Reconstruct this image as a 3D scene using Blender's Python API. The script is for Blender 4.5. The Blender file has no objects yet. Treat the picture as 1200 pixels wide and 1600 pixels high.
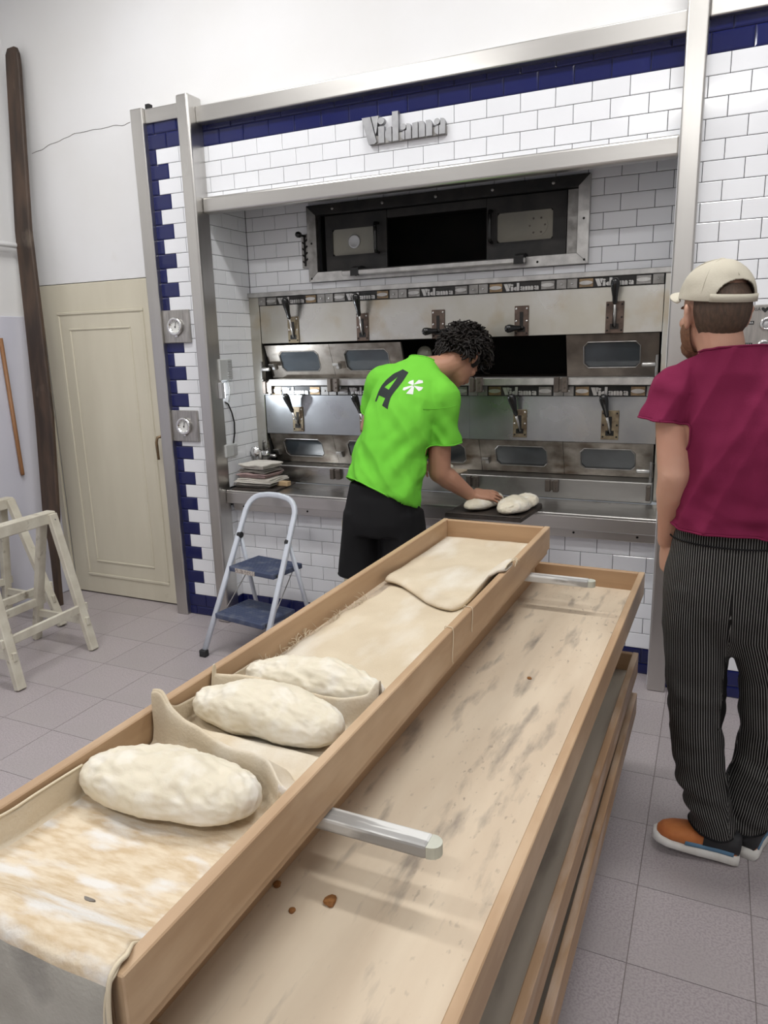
import bpy, bmesh, math, random
from mathutils import Vector, Matrix, noise
from mathutils.bvhtree import BVHTree
random.seed(7)
scene = bpy.context.scene
COL = scene.collection
PI = math.pi
# ---------------------------------------------------------------- camera
cam_d = bpy.data.cameras.new('camera'); cam = bpy.data.objects.new('camera', cam_d); COL.objects.link(cam)
right = Vector((0.91123, 0.41106, -0.02624)); up = Vector((-0.06912, 0.21541, 0.97407)); fwd = Vector((-0.40606, 0.88579, -0.22470))
M = Matrix((right, up, -fwd)).transposed().to_4x4(); M.translation = Vector((2.5916, -3.3611, 1.5959))
cam.matrix_world = M
cam_d.sensor_fit = 'VERTICAL'; cam_d.sensor_height = 24.0; cam_d.lens = 1128.28 / 1600 * 24.0
cam_d.clip_start = 0.02; cam_d.clip_end = 60
scene.camera = cam
# ---------------------------------------------------------------- world, light, exposure
w = bpy.data.worlds.new('world'); scene.world = w; w.use_nodes = True
w.node_tree.nodes['Background'].inputs[0].default_value = (0.9, 0.95, 1, 1); w.node_tree.nodes['Background'].inputs[1].default_value = 0.25
scene.view_settings.view_transform = 'Standard'; scene.view_settings.look = 'None'
scene.view_settings.exposure = 0.03; scene.view_settings.gamma = 1.0; scene.view_settings.use_curve_mapping = False
CEIL = 3.95
LIGHTS = [(2.5, -1.15, 1.25, 0.22, 29), (0.2, -1.15, 1.25, 0.22, 27), (3.3, -2.75, 1.25, 0.22, 17), (0.2, -2.75, 1.25, 0.22, 22), (2.2, -5.0, 1.25, 0.22, 36)]

# ---------------------------------------------------------------- materials
MATS = {}
def new_mat(name):
    m = bpy.data.materials.new(name); m.use_nodes = True
    return m, m.node_tree.nodes, m.node_tree.links, m.node_tree.nodes['Principled BSDF']
def mat(name, c1, c2=None, rough=0.5, metal=0.0, scale=8, stretch=(1, 1, 1), lo=.35, hi=.65, detail=4, bump=0.0, bscale=40, bstretch=(1, 1, 1), c3=None, scale3=3, lo3=.55, hi3=.7, stretch3=(1, 1, 1), rvar=0.0, spec=0.5, coat=0.0, sss=0.0, c4=None, scale4=60, lo4=.6, hi4=.7, stretch4=(1, 1, 1), orand=0.0, trans=0.0, aniso=0.0, obj_coord=True):
    m, N, L, B = new_mat(name)
    tc = N.new('ShaderNodeTexCoord'); out = tc.outputs['Object'] if obj_coord else tc.outputs['Generated']
    def nz(sc, st, det):
        mp = N.new('ShaderNodeMapping'); mp.inputs['Scale'].default_value = st; L.new(out, mp.inputs[0])
        n = N.new('ShaderNodeTexNoise'); n.inputs['Scale'].default_value = sc; n.inputs['Detail'].default_value = det; L.new(mp.outputs[0], n.inputs['Vector'])
        return n
    def ramp(src, a, b):
        r = N.new('ShaderNodeMapRange'); r.inputs[1].default_value = a; r.inputs[2].default_value = b; L.new(src, r.inputs[0]); return r.outputs[0]
    def mix(f, a, b):
        x = N.new('ShaderNodeMix'); x.data_type = 'RGBA'
        L.new(f, x.inputs[0])
        if isinstance(a, tuple): x.inputs[6].default_value = (*a, 1)
        else: L.new(a, x.inputs[6])
        x.inputs[7].default_value = (*b, 1); return x.outputs[2]
    col = None
    B.inputs['Base Color'].default_value = (*c1, 1)
    if c2 is not None:
        n1 = nz(scale, stretch, detail); col = mix(ramp(n1.outputs[0], lo, hi), c1, c2)
        if rvar:
            r = N.new('ShaderNodeMapRange'); r.inputs[1].default_value = .3; r.inputs[2].default_value = .7; r.inputs[3].default_value = rough - rvar; r.inputs[4].default_value = rough + rvar
            L.new(n1.outputs[0], r.inputs[0]); L.new(r.outputs[0], B.inputs['Roughness'])
    if c3 is not None:
        n3 = nz(scale3, stretch3, 5); col = mix(ramp(n3.outputs[0], lo3, hi3), col if col is not None else c1, c3)
    if c4 is not None:
        n4 = nz(scale4, stretch4, 3); n5 = nz(2.5, (1.5, .7, 1), 3); mm = N.new('ShaderNodeMath'); mm.operation = 'MULTIPLY'; L.new(ramp(n4.outputs[0], lo4, hi4), mm.inputs[0]); L.new(ramp(n5.outputs[0], .42, .62), mm.inputs[1]); col = mix(mm.outputs[0], col, c4)
    if orand:
        oi = N.new('ShaderNodeObjectInfo'); h = N.new('ShaderNodeHueSaturation')
        r = N.new('ShaderNodeMapRange'); r.inputs[3].default_value = 1 - orand; r.inputs[4].default_value = 1 + orand
        L.new(oi.outputs['Random'], r.inputs[0]); L.new(r.outputs[0], h.inputs['Value'])
        if col is not None: L.new(col, h.inputs['Color'])
        else: h.inputs['Color'].default_value = (*c1, 1)
        col = h.outputs[0]
    if col is not None: L.new(col, B.inputs['Base Color'])
    if not (rvar and c2 is not None): B.inputs['Roughness'].default_value = rough
    B.inputs['Metallic'].default_value = metal
    B.inputs['Specular IOR Level'].default_value = spec
    if coat: B.inputs['Coat Weight'].default_value = coat; B.inputs['Coat Roughness'].default_value = .05
    if trans: B.inputs['Transmission Weight'].default_value = trans
    if aniso: B.inputs['Anisotropic'].default_value = aniso
    if sss:
        B.inputs['Subsurface Weight'].default_value = sss; B.inputs['Subsurface Radius'].default_value = (.012, .006, .003); B.inputs['Subsurface Scale'].default_value = 1
    if bump:
        nb = nz(bscale, bstretch, 5); b = N.new('ShaderNodeBump'); b.inputs['Strength'].default_value = bump; b.inputs['Distance'].default_value = .004
        L.new(nb.outputs[0], b.inputs['Height']); L.new(b.outputs[0], B.inputs['Normal'])
    MATS[name] = m
    return m
mat('tile_white', (.80, .81, .84), rough=.10, orand=.025, spec=.5)
mat('tile_blue', (.010, .014, .085), rough=.07, orand=.10, spec=.5)
mat('grout', (.045, .045, .05), rough=.9)
mat('wall_paint', (.80, .80, .81), (.76, .755, .75), rough=.85, scale=1.3, c3=(.66, .62, .56), scale3=2.0, lo3=.68, hi3=.85, bump=.08, bscale=25)
mat('wall_dado', (.66, .66, .74), (.62, .62, .71), rough=.35, scale=2)
mat('floor_tile', (.44, .395, .405), (.34, .30, .31), rough=.33, scale=160, lo=.42, hi=.62, detail=2, c3=(.38, .345, .345), scale3=3, lo3=.45, hi3=.8, orand=.035, rvar=.06)
mat('floor_grout', (.24, .205, .20), rough=.9)
mat('door_cream', (.68, .635, .51), (.63, .585, .465), rough=.45, scale=2.0, stretch=(3, 3, .6), c3=(.50, .45, .34), scale3=5, lo3=.72, hi3=.9)
mat('steel', (.60, .585, .56), (.50, .485, .465), rough=.33, metal=1, scale=6, stretch=(1, 1, .08), rvar=.06, bump=.03, bscale=60, bstretch=(1, 1, .03))
mat('steel_h', (.60, .585, .56), (.50, .485, .465), rough=.33, metal=1, scale=6, stretch=(.08, 1, 1), rvar=.06, bump=.03, bscale=60, bstretch=(.03, 1, 1))
mat('steel_counter', (.50, .49, .475), (.36, .35, .335), rough=.34, metal=1, scale=5, stretch=(.3, 1.2, 1), rvar=.1, c3=(.26, .245, .23), scale3=7, lo3=.56, hi3=.75)
mat('oven_panel_warm', (.62, .61, .58), (.50, .475, .41), rough=.30, metal=.95, scale=3, rvar=.08, c3=(.42, .31, .16), scale3=4, lo3=.54, hi3=.80, bump=.015, bscale=45)
mat('oven_panel_cool', (.42, .43, .44), (.31, .32, .33), rough=.33, metal=.95, scale=3.5, rvar=.1, c3=(.40, .40, .37), scale3=6, lo3=.6, hi3=.8, bump=.015, bscale=45)
mat('oven_door', (.29, .265, .235), (.14, .12, .10), rough=.42, metal=.8, scale=9, rvar=.1, c3=(.10, .075, .055), scale3=7, lo3=.52, hi3=.72, stretch3=(1, 1, 2))
mat('oven_door_dark', (.16, .135, .115), (.09, .075, .065), rough=.45, metal=.7, scale=9, rvar=.1)
mat('oven_dark', (.03, .027, .025), (.012, .012, .012), rough=.5, scale=10, metal=.3)
mat('soot', (.006, .006, .006), (.014, .011, .009), rough=.9, scale=6)
mat('oven_brick', (.06, .035, .022), (.02, .014, .01), rough=.9, scale=8)
mat('glass_dark', (.055, .066, .075), (.035, .04, .045), rough=.08, scale=4, spec=.7)
mat('glass_smoky', (.16, .155, .13), (.23, .215, .17), rough=.12, scale=3, spec=.5)
mat('black_plastic', (.008, .008, .008), rough=.22, spec=.5)
mat('black_matte', (.012, .012, .012), rough=.7)
mat('lever_plate', (.30, .255, .17), (.15, .11, .075), rough=.4, metal=.8, scale=25, rvar=.1)
mat('lever_plate_dark', (.14, .10, .08), (.07, .05, .04), rough=.45, metal=.7, scale=25)
mat('cast_metal', (.34, .33, .315), (.22, .21, .20), rough=.42, metal=.9, scale=20, rvar=.1)
mat('cast_bright', (.56, .55, .53), (.42, .41, .40), rough=.36, metal=.9, scale=20)
mat('brass_strip', (.34, .24, .14), (.20, .15, .10), rough=.4, metal=.9, scale=20)
mat('sign_metal', (.36, .36, .37), (.30, .30, .31), rough=.42, metal=.9, scale=30)
mat('chrome', (.78, .78, .78), rough=.12, metal=1)
mat('gauge_plate', (.50, .48, .45), (.36, .345, .325), rough=.36, metal=.9, scale=10, stretch=(6, 1, 1), rvar=.08)
mat('dial_white', (.75, .75, .72), rough=.4)
mat('wood_tray', (.48, .325, .195), (.40, .26, .15), rough=.5, scale=4, stretch=(6, .5, 6), c3=(.66, .50, .34), scale3=6, lo3=.55, hi3=.85, stretch3=(1, .4, 1), bump=.05, bscale=30, bstretch=(6, .4, 6))
mat('wood_tray_end', (.47, .305, .175), (.39, .245, .135), rough=.5, scale=4, stretch=(.5, 6, 8), bump=.05, bscale=30, bstretch=(.4, 6, 6))
mat('wood_tray_worn', (.42, .27, .155), (.33, .20, .11), rough=.55, scale=4, stretch=(6, .5, 6), c3=(.55, .43, .34), scale3=9, lo3=.5, hi3=.75, stretch3=(2, .4, 2), bump=.08, bscale=30, bstretch=(6, .4, 6))
mat('tray_floor', (.66, .56, .43), (.58, .475, .355), rough=.6, scale=6, stretch=(2, .4, 1), c3=(.24, .205, .17), scale3=11, lo3=.56, hi3=.78, stretch3=(2.4, .55, 1), bump=.06, bscale=60, bstretch=(3, .5, 1), c4=(.33, .27, .21), scale4=60, lo4=.62, hi4=.72, stretch4=(1.3, .6, 1))
mat('tray_floor_grey', (.50, .455, .385), (.42, .38, .32), rough=.6, scale=6, stretch=(2, .4, 1), c3=(.22, .195, .17), scale3=6, lo3=.6, hi3=.8, stretch3=(2, .5, 1))
mat('linen', (.64, .55, .415), (.55, .46, .335), rough=.9, scale=5, c3=(.72, .68, .60), scale3=4, lo3=.5, hi3=.72, stretch3=(1.6, .7, 1), bump=.35, bscale=170, spec=.1)
mat('linen_floured', (.70, .60, .46), (.57, .44, .29), rough=.9, scale=55, stretch=(.5, 1.6, 1), lo=.40, hi=.66, detail=8, c3=(.74, .715, .68), scale3=15, lo3=.52, hi3=.66, stretch3=(.6, 1.6, 1), bump=.35, bscale=170, spec=.1)
mat('linen_grey_shaded', (.47, .45, .405), (.37, .35, .31), rough=.9, scale=9, c3=(.14, .13, .125), scale3=5, lo3=.60, hi3=.78, bump=.3, bscale=170, spec=.1)  # hanging end of the cloth: its shade put into the grey, plus dirt stains
mat('dough', (.72, .66, .53), (.66, .595, .465), rough=.55, scale=7, c3=(.79, .755, .675), scale3=14, lo3=.48, hi3=.68, bump=.55, bscale=30, bstretch=(1, 1.6, 1), sss=.04, spec=.3)
mat('crumb', (.30, .13, .035), (.20, .08, .02), rough=.8, scale=90)
mat('thread', (.66, .57, .42), rough=.9)
mat('arm_paint', (.68, .68, .66), (.36, .355, .345), rough=.45, scale=14, stretch=(.3, 3, 1), lo=.5, hi=.56, metal=.2)
mat('arm_paint_green', (.56, .57, .49), (.46, .47, .40), rough=.5, scale=14)
mat('peel_wood', (.045, .032, .025), (.022, .017, .014), rough=.6, scale=9, stretch=(3, .6, 1))
mat('ladder_white', (.62, .66, .73), rough=.35)
mat('ladder_blue', (.055, .072, .135), (.15, .165, .21), rough=.6, scale=18, lo=.5, hi=.8)
mat('rubber', (.02, .02, .022), rough=.7)
mat('saw_paint', (.66, .63, .53), (.55, .51, .42), rough=.6, scale=12, c3=(.30, .26, .20), scale3=16, lo3=.64, hi3=.75)
mat('pole_wood', (.085, .052, .034), (.035, .022, .016), rough=.6, scale=5, stretch=(3, 3, .6), c3=(.20, .16, .12), scale3=5, lo3=.58, hi3=.75, stretch3=(1, 1, .5))
mat('broom_wood', (.30, .14, .055), (.22, .10, .04), rough=.5, scale=10, stretch=(3, 3, .3))
mat('pipe_paint', (.70, .70, .70), rough=.4)
mat('clear_plastic', (.72, .73, .72), rough=.12, trans=.35)
mat('plastic_grey', (.45, .45, .46), rough=.4)
mat('towel_white', (.62, .59, .54), (.52, .49, .44), rough=.95, scale=12, bump=.3, bscale=150)
mat('towel_pink', (.42, .30, .29), (.34, .24, .23), rough=.95, scale=12, bump=.3, bscale=150)
mat('towel_dark', (.22, .20, .18), (.15, .135, .12), rough=.95, scale=12, bump=.3, bscale=150)
mat('wood_light', (.50, .36, .21), (.42, .29, .16), rough=.6, scale=10, stretch=(1, 4, 4))
mat('cupboard_cream', (.62, .57, .45), (.55, .50, .39), rough=.5, scale=4)
mat('ceiling_paint', (.82, .82, .82), rough=.9)
mat('label_white', (.72, .72, .72), rough=.5)
mat('paper_label', (.55, .50, .45), (.30, .26, .24), rough=.6, scale=120, lo=.45, hi=.55)
def emit(name, c, s):
    m, N, L, B = new_mat(name); B.inputs['Emission Color'].default_value = (*c, 1); B.inputs['Emission Strength'].default_value = s; B.inputs['Base Color'].default_value = (.8, .8, .8, 1); MATS[name] = m
emit('lamp_glow', (.95, .98, 1), 9.0)
emit('led_glow', (.9, .95, 1), 14.0)

# ---------------------------------------------------------------- mesh helpers
OFF = {}
def bm_new(): return bmesh.new()
def quadbox(bm, c):
    v = [bm.verts.new(p) for p in c]
    for f in ((0, 3, 2, 1), (4, 5, 6, 7), (0, 1, 5, 4), (1, 2, 6, 5), (2, 3, 7, 6), (3, 0, 4, 7)): bm.faces.new([v[i] for i in f])
    return v
def merge(bm, tmp):
    me = bpy.data.meshes.new('t'); tmp.to_mesh(me); tmp.free(); bm.from_mesh(me); bpy.data.meshes.remove(me)
def add_box(bm, x0, x1, y0, y1, z0, z1, bev=0.0, seg=1, mtx=None):
    t = bmesh.new()
    quadbox(t, [(x0, y0, z0), (x1, y0, z0), (x1, y1, z0), (x0, y1, z0), (x0, y0, z1), (x1, y0, z1), (x1, y1, z1), (x0, y1, z1)])
    if bev: bmesh.ops.bevel(t, geom=t.edges[:], offset=bev, segments=seg, affect='EDGES', profile=.5)
    if mtx is not None: bmesh.ops.transform(t, matrix=mtx, verts=t.verts[:])
    merge(bm, t)
def frame_of(d):
    d = Vector(d).normalized(); a = Vector((0, 0, 1)) if abs(d.z) < .9 else Vector((1, 0, 0))
    u = d.cross(a).normalized(); return u, d.cross(u).normalized(), d
def add_bar(bm, p0, p1, w, h, bev=.002, hint=(0, 0, 1)):
    p0, p1 = Vector(p0), Vector(p1); d = p1 - p0; L = d.length; d.normalize()
    hh = Vector(hint); u = d.cross(hh)
    if u.length < 1e-4: u = d.cross(Vector((1, 0, 0)))
    u.normalize(); v = u.cross(d).normalized()
    m = Matrix((u, d, v)).transposed().to_4x4(); m.translation = p0
    add_box(bm, -w / 2, w / 2, 0, L, -h / 2, h / 2, bev, mtx=m)
def add_tube(bm, pts, r, n=8, cap=True):
    pts = [Vector(p) for p in pts]; R = r if isinstance(r, (list, tuple)) else [r] * len(pts)
    rings = []; u = None
    for i, p in enumerate(pts):
        d = (pts[min(i + 1, len(pts) - 1)] - pts[max(i - 1, 0)]).normalized()
        if u is None: u = frame_of(d)[0]
        else:
            u = (u - d * u.dot(d))
            u = u.normalized() if u.length > 1e-6 else frame_of(d)[0]
        v = d.cross(u)
        rings.append([bm.verts.new(p + (u * math.cos(2 * PI * k / n) + v * math.sin(2 * PI * k / n)) * R[i]) for k in range(n)])
    for a, b in zip(rings, rings[1:]):
        for k in range(n): bm.faces.new((a[k], a[(k + 1) % n], b[(k + 1) % n], b[k]))
    if cap: bm.faces.new(rings[0][::-1]); bm.faces.new(rings[-1])
def add_lathe(bm, prof, c, axis, n=20):
    u, v, d = frame_of(axis); c = Vector(c); rings = []
    for r, t in prof:
        rings.append([bm.verts.new(c + d * t + (u * math.cos(2 * PI * k / n) + v * math.sin(2 * PI * k / n)) * r) for k in range(n)])
    for a, b in zip(rings, rings[1:]):
        for k in range(n): bm.faces.new((a[k], a[(k + 1) % n], b[(k + 1) % n], b[k]))
    bm.faces.new(rings[0][::-1]); bm.faces.new(rings[-1])
def add_prism(bm, poly, y0, y1, axis='y'):
    # polygon in (x, z), extruded along y
    f = (lambda a, b, t: (a, t, b)) if axis == 'y' else ((lambda a, b, t: (t, a, b)) if axis == 'x' else (lambda a, b, t: (a, b, t)))
    A = [bm.verts.new(f(a, b, y0)) for a, b in poly]; B_ = [bm.verts.new(f(a, b, y1)) for a, b in poly]
    n = len(poly)
    fs = [bm.faces.new(A), bm.faces.new(B_[::-1])]
    for k in range(n): fs.append(bm.faces.new((A[k], B_[k], B_[(k + 1) % n], A[(k + 1) % n])))
def link(o): COL.objects.link(o); return o
def obj(name, bm, material, parent=None, smooth=False, at=None, recalc=True):
    if recalc: bmesh.ops.recalc_face_normals(bm, faces=bm.faces[:])
    off = Vector(OFF.get(parent.as_pointer(), (0, 0, 0))) if parent is not None else (Vector(at) if at is not None else Vector((0, 0, 0)))
    if off.length: bmesh.ops.translate(bm, verts=bm.verts[:], vec=-off)
    me = bpy.data.meshes.new(name); bm.to_mesh(me); bm.free()
    if smooth:
        for p in me.polygons: p.use_smooth = True
    me.materials.append(MATS[material] if isinstance(material, str) else material)
    o = link(bpy.data.objects.new(name, me))
    if parent is not None: o.parent = parent
    else: o.location = off
    OFF[o.as_pointer()] = tuple(off)
    return o
def tag(o, label, cat, group=None):
    o['label'] = label; o['category'] = cat
    if group: o['group'] = group
    return o
def thing(name, label, cat, at, group=None):
    o = link(bpy.data.objects.new(name, None)); o.location = at; o.empty_display_size = .05; OFF[o.as_pointer()] = tuple(at)
    return tag(o, label, cat, group)
def struct(name, bm, material, smooth=False, at=None):
    o = obj(name, bm, material, smooth=smooth, at=at); o['kind'] = 'structure'; return o
def boxes(*bs, bev=0.0):
    bm = bm_new()
    for b in bs: add_box(bm, *b, bev)
    return bm
def wn(p, s, seed=0.0): return noise.noise(Vector((p[0] * s[0] + seed, p[1] * s[1] + seed * 1.7, p[2] * s[2] - seed)))
def auto_smooth(o, ang=40):
    for p in o.data.polygons: p.use_smooth = True
    try: o.data.set_sharp_from_angle(angle=math.radians(ang))
    except Exception: pass

# ---------------------------------------------------------------- room shell
WB = 0.09      # painted back wall plane
XL = -1.40     # left wall plane
XR = 5.2; YF = -6.2
bm = bm_new()
add_box(bm, -1.5, -1.352, WB, .95, 0, CEIL); add_box(bm, -1.352, -.39, WB, .95, 2.02, CEIL)
add_box(bm, -.39, -.07, WB, .95, 0, CEIL); add_box(bm, -.07, 2.42, WB, .95, 2.50, CEIL); add_box(bm, 2.42, XR, WB, .95, 0, CEIL)
struct('wall_back', bm, 'wall_paint')
struct('wall_left', boxes((XL - .1, XL, YF, WB, 0, CEIL)), 'wall_paint')
struct('trim_dado', boxes((XL, XL + .012, YF, WB, 0, 1.83), bev=.003), 'wall_dado')
struct('wall_right', boxes((XR, XR + .1, YF, .95, 0, CEIL)), 'wall_paint')
struct('wall_front', boxes((XL - .1, XR + .1, YF - .1, YF, 0, CEIL)), 'wall_paint')
struct('ceiling', boxes((XL - .1, XR + .1, YF - .1, .95, CEIL, CEIL + .1)), 'ceiling_paint')
floor = struct('floor', boxes((XL - .1, XR + .1, YF - .1, .95, -.12, -.004)), 'floor_grout')
def floor_tile_mesh(w_, d_):
    bm = bm_new(); g = .003
    add_box(bm, -w_ / 2, w_ / 2, -d_ / 2, d_ / 2, -.004, 0)
    top = [f for f in bm.faces if f.normal.z > .5 or all(v.co.z > -.001 for v in f.verts)]
    me = bpy.data.meshes.new('floor_tile'); bmesh.ops.recalc_face_normals(bm, faces=bm.faces[:]); bm.to_mesh(me); bm.free(); me.materials.append(MATS['floor_tile']); return me
T = .303; G = .0022
fme = floor_tile_mesh(T - G, T - G)
for i in range(-5, 8):
    for j in range(-9, 5):
        cx = 2.4835 + (i - 8 + .5) * T; cy = -1.3715 + (j + .5) * T
        x0, x1 = max(cx - T / 2, XL + .012), cx + T / 2; y1 = min(cy + T / 2, WB if cx < 0 else .12)
        if x1 - x0 < .04 or y1 - (cy - T / 2) < .03: continue
        if x1 - x0 > T - .001 and y1 - (cy - T / 2) > T - .001: me = fme; lx, ly = cx, cy
        else: me = floor_tile_mesh(x1 - x0 - G, y1 - cy + T / 2 - G); lx, ly = (x0 + x1) / 2, (y1 + cy - T / 2) / 2
        o = link(bpy.data.objects.new('tile', me)); o.parent = floor; o.location = (lx, ly, 0)
for i in range(8, 14):
    for j in range(-9, 5):
        cx = 2.4835 + (i - 8 + .5) * T; cy = -1.3715 + (j + .5) * T
        if cy > 0: continue
        o = link(bpy.data.objects.new('tile', fme)); o.parent = floor; o.location = (cx, cy, 0)
# plain tiling goes on beyond the pieces laid one by one
struct('floor_rear', boxes((XL, XR, YF, -1.3715 - 9 * T - .002, -.004, 0)), 'floor_tile')
struct('floor_side', boxes((2.4835 + 6 * T + .002, XR, -1.3715 - 9 * T, WB, -.004, 0)), 'floor_tile')

# ---------------------------------------------------------------- wall tiles
TILE = {}
def tile_mesh(w_, h_, blue):
    k = (round(w_, 3), round(h_, 3), blue)
    if k in TILE: return TILE[k]
    t = .007; b = .006 if blue else .0022; bm = bm_new(); g = .0013
    x, z = w_ / 2 - g, h_ / 2 - g; b = min(b, x * .4, z * .4); d = .0025 if blue else .001
    r0 = [bm.verts.new(p) for p in ((-x, 0, -z), (x, 0, -z), (x, 0, z), (-x, 0, z))]
    r1 = [bm.verts.new(p) for p in ((-x, -t + d, -z), (x, -t + d, -z), (x, -t + d, z), (-x, -t + d, z))]
    r2 = [bm.verts.new(p) for p in ((-x + b, -t, -z + b), (x - b, -t, -z + b), (x - b, -t, z - b), (-x + b, -t, z - b))]
    for a, c in ((r0, r1), (r1, r2)):
        for i in range(4): bm.faces.new((a[i], a[(i + 1) % 4], c[(i + 1) % 4], c[i]))
    bm.faces.new(r2)
    bmesh.ops.recalc_face_normals(bm, faces=bm.faces[:])
    me = bpy.data.meshes.new('tile'); bm.to_mesh(me); bm.free(); me.materials.append(MATS['tile_blue' if blue else 'tile_white']); TILE[k] = me
    return me
P_, Q_ = .152, .0765
def tiles(wall, u0, u1, z0, z1, joint, zref, color, plane, axis='x', hole=None, parity=0):
    # joint: u of a vertical joint on rows with even index; zref: z of a horizontal joint (row index 0 starts there)
    r0 = math.floor((z0 - zref) / Q_ + 1e-6); r1 = math.ceil((z1 - zref) / Q_ - 1e-6)
    for r in range(r0, r1):
        a, b = max(zref + r * Q_, z0), min(zref + (r + 1) * Q_, z1)
        if b - a < .006: continue
        jo = joint + (P_ / 2 if (r + parity) % 2 else 0)
        k = math.floor((u0 - jo) / P_ + 1e-6)
        while jo + k * P_ < u1 - 1e-4:
            c, d = max(jo + k * P_, u0), min(jo + (k + 1) * P_, u1); k += 1
            if d - c < .006: continue
            rects = [(c, d, a, b)]
            if hole:
                hx0, hx1, hz0, hz1 = hole
                if c < hx1 and d > hx0 and a < hz1 and b > hz0:
                    rects = []
                    if c < hx0: rects.append((c, hx0, a, b))
                    if d > hx1: rects.append((hx1, d, a, b))
                    m0, m1 = max(c, hx0), min(d, hx1)
                    if a < hz0: rects.append((m0, m1, a, hz0))
                    if b > hz1: rects.append((m0, m1, hz1, b))
            for (c_, d_, a_, b_) in rects:
                if d_ - c_ < .006 or b_ - a_ < .006: continue
                blue = color(r, (c_ + d_) / 2, a)
                o = link(bpy.data.objects.new('tile', tile_mesh(d_ - c_, b_ - a_, blue))); o.parent = wall
                if axis == 'x': o.location = ((c_ + d_) / 2, plane, (a_ + b_) / 2)
                else: o.location = (plane, (c_ + d_) / 2, (a_ + b_) / 2); o.rotation_euler = (0, 0, PI / 2)
ZR = .055
white = lambda r, u, z: False
# pilaster strip beside the door
wp = struct('wall_pilaster', boxes((-.335, -.02, .007, WB, 0, 2.84)), 'grout')
S0 = -.2447
tiles(wp, -.32, -.02, 0, 2.79, S0, ZR, lambda r, u, z: r <= 0 or r >= 34 or u < S0 - (.0 if r % 2 else 0) or (u < S0 + P_ / 2 and r % 2 == 0), .007, parity=1)
# band above the oven
wb = struct('wall_band', boxes((-.02, 2.42, .058, WB, 2.40, 2.82), (-.02, 2.42, .058, .5, 2.40, 2.50)), 'grout')
tiles(wb, .03, 2.40, 2.387, 2.80, .0611, ZR - .0096, lambda r, u, z: z > 2.64, .058, parity=1)
# tiled wall to the right of the oven
wr = struct('wall_side', boxes((2.44, XR, .007, WB, 0, 2.84)), 'grout')
tiles(wr, 2.46, 3.02, 0, 2.84, 2.5612, ZR, lambda r, u, z: r <= 0 or r >= 34, .007, parity=1)
# alcove round the oven
HOLE = (.505, 1.945, 2.0, 2.312)
wa = struct('wall_alcove', boxes((-.02, HOLE[0], .407, .44, 1.9, 2.42), (HOLE[1], 2.42, .407, .44, 1.9, 2.42), (HOLE[0], HOLE[1], .407, .44, HOLE[3], 2.42), (HOLE[0], HOLE[1], .407, .44, 1.9, HOLE[2])), 'grout')
tiles(wa, .03, 2.385, 1.90, 2.41, 2.052, 2.336 - Q_, white, .407, hole=HOLE)
wv = struct('wall_reveal', boxes((-.02, .023, .06, .44, 0, 2.42)), 'grout')
tiles(wv, .04, .40, .80, 2.41, .40 - 3 * P_, 2.336 - 30 * Q_, white, .023, axis='y')
tiles(wv, -.02 + .06, .12, 0, .70, .12 - P_, ZR, lambda r, u, z: r <= 0, .023, axis='y')
struct('wall_return', boxes((2.392, 2.44, .0, .44, 0, 2.42)), 'tile_white')
wl = struct('wall_base', boxes((.02, 2.42, .117, .15, 0, .74)), 'grout')
tiles(wl, .03, 2.395, 0, .70, .224, ZR, lambda r, u, z: r <= 0, .117)
# soffit above the opening
struct('trim_soffit', boxes((.02, 2.40, .062, .42, 2.412, 2.44)), 'steel_h')

# ---------------------------------------------------------------- steel posts and rails
def trim(name, *bs, m='steel', bev=.006):
    bm = bm_new()
    for b in bs: add_box(bm, *b, bev, 3)
    return struct(name, bm, m)
trim('trim_1', (-.372, -.29, -.032, .10, 0, 2.862))
trim('trim_2', (-.043, .036, -.058, .06, 0, 2.88), bev=.012)
trim('trim_3', (2.397, 2.476, -.058, .06, 0, 3.05), bev=.008)
trim('trim_4', (-.29, -.043, -.012, .085, 2.785, 2.858), m='steel_h')
trim('trim_5', (.036, 2.397, -.002, .085, 2.748, 2.828), m='steel_h')
trim('trim_6', (2.476, XR, -.03, .085, 2.775, 2.862), m='steel_h')
trim('trim_7', (.036, 2.397, -.002, .06, 2.306, 2.388), m='steel_h', bev=.012)
bm = bm_new(); add_box(bm, -.292, -.264, .0, .03, 2.858, 2.885, .002); struct('trim_8', bm, 'black_matte')
# cracked plaster line on the painted wall
bm = bm_new(); pts = []
for i in range(40):
    t = i / 39; x = -1.261 + .78 * t; z = 2.779 + .06 * min(1, t * 2.2) + .003 * t + .012 * wn((x, 0, 0), (14, 1, 1), 3)
    pts.append((x, WB - .0008, z))
add_tube(bm, pts, .0016, 4); struct('trim_9', bm, 'cast_metal')

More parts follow.
